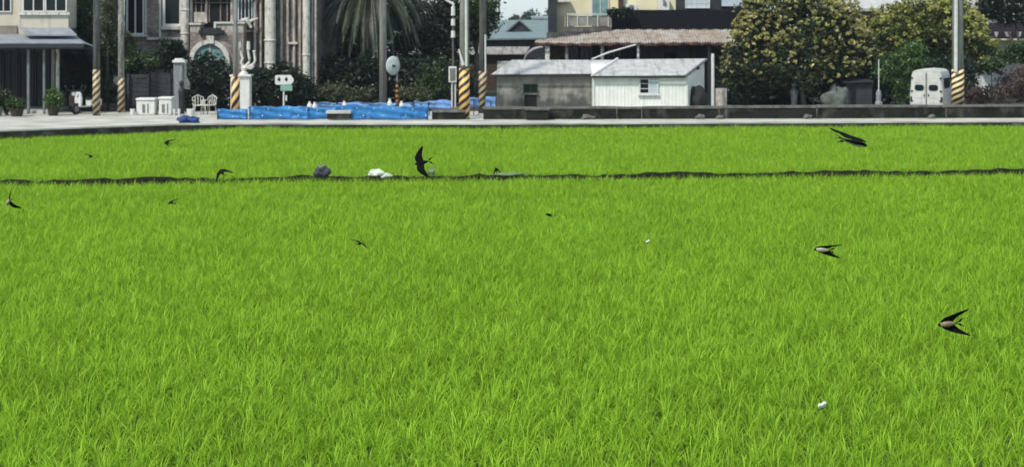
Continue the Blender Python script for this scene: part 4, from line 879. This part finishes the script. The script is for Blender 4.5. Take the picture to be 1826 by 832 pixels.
# right background: pale gable house and plum balcony
Y=84; h=thing('white_villa',(X(1770,Y),Y,0),'white and pale yellow villa with a dark plum balcony at the right edge','house')
MB().pb(1727,1800,-150,60,Y+1.5,94).build('wall',M['white'],h)
MB().pb(1745,1930,72,104,Y,Y+4).build('yellow_wall',M['cream'],h); MB().pb(1752,1930,104.2,190,Y+1,Y+4).build('lower_wall',M['white'],h)
m=MB(); m.pb(1741,1930,41,69,Y-1.1,Y-.9); m.build('balcony',M['plum'],h)
MB().pb(1741,1930,69.2,72,Y-1.1,Y+1).build('balcony_slab',M['cream'],h)
m=MB(); m.slab((X(1748,Y),Y-.6,Z(38,Y)),(X(1768,Y),Y-.6,Z(-40,Y)),(X(1772,Y),Y+4,Z(-40,Y)),(X(1752,Y),Y+4,Z(38,Y)),.5); m.build('dark_eave',M['darkroof'],h)
m=MB(); m.slab((X(1722,Y),Y+1,Z(-150,Y)),(X(1935,Y),Y+1,Z(-150,Y)),(X(1935,Y),95,Z(-175,Y)),(X(1722,Y),95,Z(-175,Y)),.2); m.build('roof',M['slate'],h)
MB().pb(1693,1729,-150,30,Y+2,Y+4).build('grey_wing',M['greymetal'],h)
for c,w in ((1777,4),(1797,6),(1818,4)):
    Yp=Y-1.35; solo('balcony_pot', MB().lathe(X(c,Yp),Yp,[(w*.4*Yp/F,Z(66,Yp)),(w*Yp/F,Z(58,Yp)),(w*1.1*Yp/F,Z(57,Yp)),(w*.8*Yp/F,Z(57,Yp))],10), M['white'], (X(c,Yp),Yp,Z(66,Yp)), {1777:'small white pot hung on the plum balcony, nearest the white gable',1797:'widest white bowl hung on the plum balcony',1818:'white pot on the plum balcony near the photo edge'}[c],'pot','white pots on the plum balcony')
Y=100; h=thing('lilac_roof_house',(X(1575,Y),Y,0),'house with a pale lilac grey roof behind the two big trees','house')
MB().slab((X(1480,Y),Y,Z(16,Y)),(X(1700,Y),Y,Z(13,Y)),(X(1700,Y),Y+6,Z(-30,Y+6)),(X(1480,Y),Y+6,Z(-30,Y+6)),.2).build('roof',M['pinkroof' if False else 'sheetroof'],h)
MB().pb(1490,1695,17,120,Y+.8,Y+6).build('wall',M['beigedk'],h)

# ================================================================ VAN
def van():
    x,y=X(1652,66.6),66.6; t=thing('van',(x,y,0),'small white van seen from behind with two dark oval rear windows','van'); yaw=-R(24); c,s=math.cos(yaw),math.sin(yaw)
    def T(m): m.v=[(x+v[0]*c-v[1]*s,y+v[0]*s+v[1]*c,v[2]) for v in m.v]; return m
    W=.71
    def prof(k,dz=0):  # half-rounded cross-section
        pts=[(-W,.32),(-W-.01,.9),(-W+.03,1.3),(-W+.06,1.74),(-W+.12,1.90),(-W+.26,1.975),(0,2.02)]
        pts=pts+[(-a,b) for a,b in pts[-2::-1]]; return [(a*k,b-dz) for a,b in pts]
    m=MB(); rows=[(.0,.955,.03),(.06,1,0),(2.2,1,0),(2.5,.99,.03),(2.95,.93,.45),(3.2,.9,.9)]; k=len(prof(1))
    for yy,kk,dz in rows:
        for a,b in prof(kk):
            m.v.append((a,yy,min(b,2.02-dz) if b>1.0 else b))
    for i in range(len(rows)-1):
        for j in range(k-1): m.f.append((i*k+j,i*k+j+1,(i+1)*k+j+1,(i+1)*k+j)); m.m.append(0)
        m.f.append((i*k+k-1,i*k,(i+1)*k,(i+1)*k+k-1)); m.m.append(0)
    m.f.append(tuple(range(k))[::-1]); m.m.append(0); m.f.append(tuple((len(rows)-1)*k+j for j in range(k))); m.m.append(0)
    T(m).build('body',M['vanwhite'],t,bevel=.03)
    for sx in (-1,1):
        m=MB(); a0,a1=(.045,.60) ; q=[(a0,.45),(a1,.45),(a1+.02,1.2),(a1-.04,1.78),(a0,1.84)]
        m.prism([(sx*a,b) for a,b in q] if sx<0 else [(a,b) for a,b in q],-.03,-.002); d=T(m).build('rear_door',M['vanwhite'],t,bevel=.012)
        m=MB(); cx_=sx*.30; n=16
        m.prism([(cx_+.20*np.sign(math.cos(w))*abs(math.cos(w))**.6,1.20+.135*np.sign(math.sin(w))*abs(math.sin(w))**.6) for w in [2*math.pi*k_/n for k_ in range(n)]],-.05,-.032)
        T(m).build('window',M['glassdk'],d)
        for z0_,z1_ in ((.52,.70),(.74,.98),(1.42,1.68)):
            m=MB(); m.prism([(sx*.13,z0_),(sx*.50,z0_),(sx*.47,z1_),(sx*.16,z1_)],-.045,-.0325); T(m).build('pressed_panel',M['vanwhite'],d,bevel=.01)
        m=MB(); m.box(sx*.09-.02,sx*.09+.02,-.06,-.032,.82,.92); T(m).build('handle',M['rubber'],d)
        for z in (.62,1.05,1.62):
            m=MB(); m.box(sx*.62-.05,sx*.62+.05,-.05,-.031,z-.03,z+.03); T(m).build('hinge',M['rubber'],d)
        m=MB(); m.box(sx*.655-.035,sx*.655+.035,-.04,.02,.60,.80); T(m).build('tail_lamp',M['rubber'],t,bevel=.01)
        for yy in (.62,2.6):
            m=MB(); m.tube([(sx*.52,yy,.27),(sx*.70,yy,.27)],.27,18); w=T(m).build('wheel',M['rubber'],t); m=MB(); m.tube([(sx*.69,yy,.27),(sx*.708,yy,.27)],.15,14); T(m).build('rim',M['greymetal'],w)
        m=MB(); m.prism([(0,0)],0,0) if False else None
        m.box(sx*.70-.02,sx*.70+.02,.5,2.1,1.15,1.6); T(m).build('side_window',M['glassdk'],t)
    T(MB().box(-.68,.68,-.10,.02,.34,.46)).build('bumper',M['greypot'],t,bevel=.02)
    T(MB().box(-.012,.012,-.035,-.003,.46,1.86)).build('door_seam',M['darkframe'],t)
    T(MB().box(-.17,.17,-.125,-.102,.36,.45)).build('number_plate',M['ac'],t)
van()

# ================================================================ FOLIAGE AND TREES
Yt=72.0; bl=[bpx(*a) for a in ((1425,60,Yt,108,70),(1360,100,Yt-.5,66,62),(1325,140,Yt-.7,42,36),(1495,95,Yt,62,66),(1425,120,Yt-1,95,50),(1390,22,Yt,66,40),(1465,20,Yt+.3,62,40),(1530,120,Yt+.2,34,40),(1352,50,Yt+.3,40,38))]
tree(bl,(X(1436,Yt-1.2),Yt-1.0,0),.11,760,60,.2,.085,'blossom','big round tree covered in cream blossom clusters, right of the white shed','barkpale',flowers=(1700,'flower',2.5,.04,14),shell=.6,fsz=.075,lean=-.35)
Y2=76.0; bl=[bpx(*a) for a in ((1660,60,Y2,95,55),(1600,75,Y2,50,60),(1720,85,Y2,50,52),(1650,28,Y2,60,32),(1750,105,Y2-.5,30,34),(1575,40,Y2+.5,34,32),(1640,105,Y2,80,36),(1700,40,Y2,44,40))]
tree(bl,(X(1640,Y2),Y2,0),.15,520,58,.2,.085,'yellow','wide yellow green tree behind the white van and thick pole',flowers=(900,'flowery',3.2,.055,14),fsz=.08)
shrub('bush',[bpx(1625,105,71,26,34),bpx(1608,140,71,30,40),bpx(1580,120,71,26,30)],130,50,.14,.07,'fresh','fresh green leafy bush left of the white van','bush')
shrub('bush',[bpx(1700,140,72,40,40),bpx(1660,130,72,50,30)],110,50,.16,.08,'dark','dark bush directly behind the white van','bush')
shrub('bush',[bpx(1350,165,74.5,70,34),bpx(1450,160,75,70,38),bpx(1540,160,75,60,38),bpx(1400,120,76,80,40)],260,50,.22,.11,'dark','dark undergrowth deep below the blossoming tree','bush')
Yd=79; tree([bpx(*a) for a in ((1800,10,Yd,45,36),(1765,5,Yd+1,26,32),(1835,20,Yd-1,26,24))],(X(1790,Yd+1),Yd-1.5,0),.14,160,50,.2,.09,'dark','dark green tree reaching over the plum balcony at the right edge')
shrub('dry_shrub',[bpx(1765,168,68,38,18),bpx(1815,150,68.5,36,30),bpx(1735,172,68,22,14),bpx(1850,160,68,30,30)],210,44,.13,.055,'brown','reddish brown dry shrub behind the wall at the right edge','shrub')
shrub('bush',[bpx(1722,130,70,16,34),bpx(1728,165,69,14,22)],60,40,.1,.06,'dark','narrow dark creeper bush right of the thick pole','bush')
shrub('bush',[bpx(1768,118,73,22,14),bpx(1800,96,73.5,16,14),bpx(1822,92,73,16,20)],70,44,.13,.075,'mid','mid green planting in front of the pale yellow villa wall','bush')
# palm
def palm():
    px,py,Y=658,-20,80.0; x,z=X(px,Y),Z(py,Y); t=thing('palm_tree',(x,Y,0),'feathery date palm with long drooping fronds above the hedges','palm tree')
    m=MB(); pr=[]; zz=0
    while zz<z-.2: pr+=[(.34,zz),(.28,zz+.14)]; zz+=.16
    m.lathe(x,Y,pr+[(.3,z)],12); m.build('trunk',M['bark'],t)
    V=[];T_=[]; rm=MB()
    for k in range(130):
        az=random.uniform(0,2*math.pi); el=random.choice([random.uniform(.1,1.3),random.uniform(-.6,.3)]); Ln=random.uniform(3.4,5.0); p=Vector((x,Y,z)); d=Vector((math.cos(az)*math.cos(el),math.sin(az)*math.cos(el),math.sin(el))); pts=[p.copy()]; n=26; tn=random.uniform(0,.6)
        for i in range(n):
            d=(d+Vector((0,0,-.055*(1+i/n)))).normalized(); p=p+d*Ln/n; pts.append(p.copy())
            if i<3: continue
            sd_=d.cross(Vector((0,0,1))).normalized()
            for sgn in (-1,1):
                for rep in range(2):
                    ll=.42*math.sin(math.pi*min(1,(i+2)/(n+1))*.85+.3)+.05; q0=p-d*rep*Ln/n/2; dirv=(sd_*sgn*.7+d*.7+Vector((0,0,-.45+random.uniform(-.15,.15)))).normalized(); q1=q0+dirv*ll; w=d*.022
                    V.append([q0-w,q0+w,q1+w*.25,q1-w*.25]); T_+= [min(1,tn+random.uniform(0,.4))]*4
        rm.tube(pts[::4]+[pts[-1]],[.035,.03,.025,.02,.016,.012,.01,.008,.006][:len(pts[::4])+1],5)
    quads('fronds',np.array([[list(a) for a in q] for q in V]),np.array(T_),L['palm'],t); rm.build('rachis',M['barkpale'],t)
palm()
G='dark evergreen trees in the middle background'
def dtree(px,py,Y,rx,rz,label,leaf='dark',n=200): tree([bpx(px,py,Y,rx*.75,rz*.7),bpx(px-rx*.4,py+rz*.3,Y,rx*.6,rz*.6),bpx(px+rx*.4,py+rz*.2,Y,rx*.6,rz*.65),bpx(px,py-rz*.45,Y,rx*.5,rz*.5)],(X(px,Y),Y,0),.15,n,52,.22,.10,leaf,label,group=G)
dtree(620,55,86,75,80,'dark tree standing behind the left half of the palm')
dtree(725,40,88,70,90,'dark tree standing behind the right half of the palm')
dtree(800,45,84,62,80,'tall dark tree left of the striped pole')
dtree(850,15,84,36,62,'dark leafy tree whose edge meets the sky right of the poles','mid')
shrub('hedge',[bpx(600,145,78,56,42),bpx(670,140,78,56,46),bpx(740,145,78,52,42),bpx(800,150,78,50,38)],420,50,.2,.10,'dark','dark clipped hedge behind the blue sheets and bare pole','hedge')
shrub('bush',[bpx(778,128,74,22,30),bpx(770,160,74,30,24)],70,44,.14,.08,'mid','mid green shrub left of the meter cabinet','bush')
shrub('bush',[bpx(595,165,71.5,36,16),bpx(640,170,71.5,30,12),bpx(740,168,71.5,36,14)],110,34,.14,.06,'vine','thin twiggy grey green shrubs above the back row of blue sheets','shrub')
shrub('hedge',[bpx(500,150,71,40,36),bpx(458,158,71,26,36),bpx(535,165,71.5,30,26)],300,48,.18,.08,'dark','dark hedge behind the white arrow sign','hedge')
shrub('bush',[bpx(372,135,71,30,42),bpx(365,175,70.5,34,24),bpx(400,160,71,20,36),bpx(350,155,71.3,18,40)],260,48,.15,.075,'dark','dark conical shrub in front of the arched doorway','bush')
# left greenery
tree([bpx(*a) for a in ((303,92,71.6,26,20),(292,108,71.6,20,16),(316,106,71.6,20,16))],(X(303,71.6),71.6,0),.07,110,46,.12,.07,'dark','small dark round tree beside the granite gate pillar')
shrub('bush',[bpx(225,108,71,40,26),bpx(255,116,71,28,20),bpx(200,85,71.5,22,26),bpx(190,120,71,20,20)],190,48,.13,.07,'mid','sprawling light green bush above the charcoal fence','bush')
shrub('climbing_plant',[bpx(192,30,70,12,36),bpx(225,80,72,14,20),bpx(186,75,70.5,14,30)],110,44,.11,.06,'vine','pale mossy creeper hanging between the first two poles','climber')
tree([bpx(*a) for a in ((146,10,71.7,20,46),(150,58,71.8,18,30),(140,-40,72,22,30))],(X(150,71.8),71.8,0),.10,190,50,.18,.09,'mid','tall green tree squeezed between the beige and brick houses')
shrub('bush',[bpx(118,130,71,16,38),bpx(145,135,71.5,24,36),bpx(190,165,69.5,18,18)],190,46,.15,.07,'dark','dark shrubs behind the parked scooters','bush')

# things under the trees on the right
Y=70.5; solo('white_figurine', MB().lathe(X(1416,Y),Y,[(.2,0),(.2,.2),(.13,.25),(.16,.6),(.2,.85),(.12,1.0),(.07,1.05),(.11,1.12),(.12,1.22),(.06,1.3)],12), M['granite'], (X(1416,Y),Y,0),'pale grey stone figure in the shade below the blossoming tree','statue')
solo('rubble_heap', lump(X(1490,69.5),69.5,.45,.55,.5,.62,21,.14,mcut=-.75), M['rubble'], (X(1490,69.5),69.5,0),'lumpy grey green covered heap left of the dark tarpaulin hut','heap',smooth=True)
h=thing('tarpaulin_hut',(X(1530,70),70,0),'small dark grey tarpaulin hut under the trees','hut')
MB().pb(1507,1556,148,206,70,71.2).build('body',M['darktarp'],h,bevel=.04); MB().pb(1517,1526,158,206,69.97,69.998).build('opening',M['hollow'],h)
MB().slab((X(1504,69.8),69.8,Z(147,69.8)),(X(1559,69.8),69.8,Z(145,69.8)),(X(1559,69.8),71.3,Z(141,69.8)),(X(1504,69.8),71.3,Z(143,69.8)),.04).build('roof',M['darktarp'],h)
Y=66.4; x=X(1567,Y); h=thing('garden_pump',(x,Y,0),'grey bottle shaped pump with a thin upright rod behind the wall','pump')
MB().lathe(x,Y,[(.17,Z(188,Y)),(.17,Z(183,Y)),(.11,Z(180,Y)),(.13,Z(168,Y)),(.10,Z(163,Y)),(.05,Z(160,Y))],14).build('barrel',M['granite'],h); MB().tube([(x,Y,0),(x,Y,Z(187,Y))],.12,10).build('pedestal',M['coping'],h); MB().tube([(x,Y,Z(161,Y)),(x,Y,Z(106,Y))],.022,6).build('rod',M['pale_strip'],h)

# ================================================================ LITTER ON THE BUND
def onb(px): 
    yy=41.0
    for _ in range(5): yy=bundY(X(px,yy))+.5
    return X(px,yy),yy
x,y=onb(575); h=thing('rubbish_bag',(x,y,-.13),'dark slate rubbish bag with a pale knotted top on the bund','bag')
lump(x,y,0.0,.20,.16,.17,31,.13,mcut=-.85).build('bag_body',M['baggrey'],h); lump(x-.01,y-.02,.14,.12,.1,.08,33,.15).build('bag_top',M['baghaze'],h)
x,y=onb(672); h=thing('polystyrene_scrap',(x,y,-.13),'bright white lump of packing on the bund right of the dark bag','packing')
lump(x,y,-.04,.22,.14,.11,41,.1).build('large_lump',M['bagwhite'],h); lump(x+.24,y-.02,-.10,.17,.12,.07,42,.1).build('small_lump',M['bagwhite'],h)
x,y=onb(770); solo('plastic_bag', lump(x,y,-.02,.09,.08,.12,51,.16), M['baghaze'], (x,y,-.13),'small dull clear plastic bag on the bund behind the large upright swallow','bag',smooth=True)
x,y=onb(912); solo('plastic_rag', lump(x,y-.1,-.1,.42,.12,.05,61,.15), M['baghaze'], (x,y,-.13),'flat grey plastic rag lying along the bund','rag',smooth=True)

# ================================================================ SWALLOWS AND BUTTERFLIES
def swallow(px, py, Y, hd, up, label, dl=.2, dr=.2, sweep=.5, sc_=1.0, belly='birdbelly', spread=1.0, fork=.05, fat=1.0):
    hv=Vector(hd).normalized(); u=Vector(up); u=(u-hv*u.dot(hv)).normalized(); l=u.cross(hv)
    mt=Matrix((hv,l,u)).transposed(); loc=Vector((X(px,Y),Y,Z(py,Y)))
    m=MB(); prof=[(.078,.003),(.070,.009),(.058,.0165),(.045,.0175),(.02,.0235),(-.01,.0235),(-.04,.016),(-.062,.009),(-.07,.005)]; n=12; vs=[];fs=[];ms=[]
    for a,r in prof:
        for k in range(n):
            w=2*math.pi*k/n; vs.append((a,r*math.cos(w),r*math.sin(w)*.9))
    for i in range(len(prof)-1):
        for k in range(n):
            fs.append((i*n+k,i*n+(k+1)%n,(i+1)*n+(k+1)%n,(i+1)*n+k)); a=2*math.pi*(k+.5)/n; ms.append(1 if (math.sin(a)<-.05 and 2<=i<7) else 0)
    m.add(vs,fs+[tuple(range(n))[::-1],tuple((len(prof)-1)*n+k for k in range(n))]); m.m=ms+[0,0]
    def plate(line, mi):   # line: list of (center xyz, chord) leading->trailing strips with thickness
        m.cur=mi; v=[]
        for (cx,cy,cz),ch,th in line:
            v+=[(cx+ch*.35,cy,cz),(cx,cy,cz+th),(cx-ch*.65,cy,cz),(cx,cy,cz-th*.4)]
        f=[]
        for i in range(len(line)-1):
            for k in range(4): f.append((4*i+k,4*i+(k+1)%4,4*i+4+(k+1)%4,4*i+4+k))
        f+=[(0,1,2,3),tuple(4*(len(line)-1)+k for k in (3,2,1,0))]; m.add(v,f); m.cur=0
    for sg,dh in ((1,dl),(-1,dr)):
        pts=[(0.0,0),(.03,.012),(.065,.014),(.10,-.004),(.135,-.03),(.165,-.058)]; line=[]
        for i,(sp_,fx) in enumerate(pts):
            sp2=sp_*spread*math.cos(sweep*.82); bx=fx-sp_*math.sin(sweep)*.85; z=sp2*math.sin(dh)+(.012 if i<3 else .006); yy=sp2*math.cos(dh)+.008
            line.append(((.02+bx,sg*yy,z+.005),[.078,.086,.080,.066,.046,.012][i]*fat,[.004,.004,.003,.0025,.002,.001][i]))
        plate(line,2)
        plate([((-.06,sg*.004,0),.02,.003),((-.085,sg*.010,.001),.028,.002),((-.105,sg*(.012+fork*.35),.001),.018,.0015),((-.135,sg*(.012+fork*.6),.001),.006,.001)],2)
    m.v=[tuple(mt@(Vector(v)*sc_)) for v in m.v]
    o=m.build('swallow',[M['birdback'],M[belly],M['birdwing']]); o.location=loc
    return tag(o,label,'bird','swallows skimming over the rice')
swallow(752,290,16.0,(-1,.1,-.22),(0,-1,.12),'large dark swallow banked upright with wings pointing up and down near the middle bund',dl=.1,dr=.1,sweep=.05,sc_=.98)
swallow(1526,255,11.5,(.96,-.05,-.22),(.05,-.30,.95),'big black swallow flying right with trailing feathers above the right end of the bund',dl=.22,dr=.30,sweep=1.22,sc_=1.12,fork=.1,fat=1.9)
swallow(1466,445,14.0,(-1,.05,.05),(0,.88,.45),'swallow showing a white belly, wings folded back, over the right paddy',dl=-.3,dr=-.3,sweep=1.34,sc_=.96,fat=1.5)
swallow(1690,577,12.0,(-1,.05,-.12),(0,.95,.3),'nearest swallow with buff belly and V shaped wings at the lower right',dl=-.15,dr=-.3,sweep=1.06,sc_=1.02,belly='birdtan',fat=1.25)
swallow(15,360,19.0,(-.45,.6,-.5),(.75,-.1,.5),'swallow at the left edge with one wing raised and a white rump',dl=.5,dr=.5,sweep=.2,sc_=1.0)
swallow(396,307,23.5,(-.5,.6,.5),(-.44,-.705,.41),'swallow at the left of the bund, drawn out diagonally with one wing trailing low',dl=.05,dr=-.85,sweep=.3,sc_=1.0,fat=.9)
swallow(641,434,24.0,(.2,.95,0),(.42,-.1,.9),'thin swallow seen end on, tilted, left of centre in the near paddy',dl=.02,dr=.02,sweep=.3,sc_=1.0)
swallow(979,384,27.0,(-.75,.5,.2),(.2,-.3,.9),'small swallow near the centre just below the bund',dl=.6,dr=-.1,sweep=.7,sc_=1.0)
swallow(298,255,34.0,(-.9,.3,.15),(0,-.6,.8),'tiny dark swallow low over the far paddy at the left',dl=.2,dr=.2,sweep=.9,sc_=1.05)
swallow(162,280,40.0,(.5,.8,.1),(0,-.3,.9),'tiniest swallow speck in the far left paddy',dl=.6,dr=.6,sweep=.8,sc_=1.0)
swallow(305,362,31.0,(-.9,.2,-.1),(.1,-.3,.95),'small low swallow in the near paddy below the left bund',dl=.1,dr=.35,sweep=1.0,sc_=1.0)
swallow(885,303,41.5,(-.2,.5,.8),(0,-.8,.4),'small swallow climbing steeply off the bund right of the large upright one',dl=.1,dr=.1,sweep=1.1,sc_=1.1)
def butterfly(px,py,Y,s,label,tilt):
    x,z=X(px,Y),Z(py,Y); h=thing('butterfly',(x,Y,z),label,'butterfly','white butterflies over the rice')
    MB().tube([(x-.012*s,Y,z-.006*s),(x,Y,z),(x+.013*s,Y,z+.006*s)],[.0015*s,.003*s,.001*s],8).build('body',M['birdwing'],h)
    for sg in (-1,1):
        q=[(0,0),(.014,.006),(.020,.022),(.008,.030),(-.004,.020),(-.018,.024),(-.020,.010)]
        m=MB(); a=tilt+sg*.35; v=[(x+p*s*.9,Y+sg*w*s*math.cos(a)*.8,z+w*s*abs(math.sin(a))+.2*p*s) for p,w in q]; m.add(v,[tuple(range(len(q)))]); m.build('wing',M['butterfly'],h,solid=.0006)
butterfly(1155,433,15,1.1,'tiny white butterfly high in the near paddy right of centre',1.1)
butterfly(1466,727,8.5,1.3,'larger white butterfly low in the lower right of the paddy',1.2)
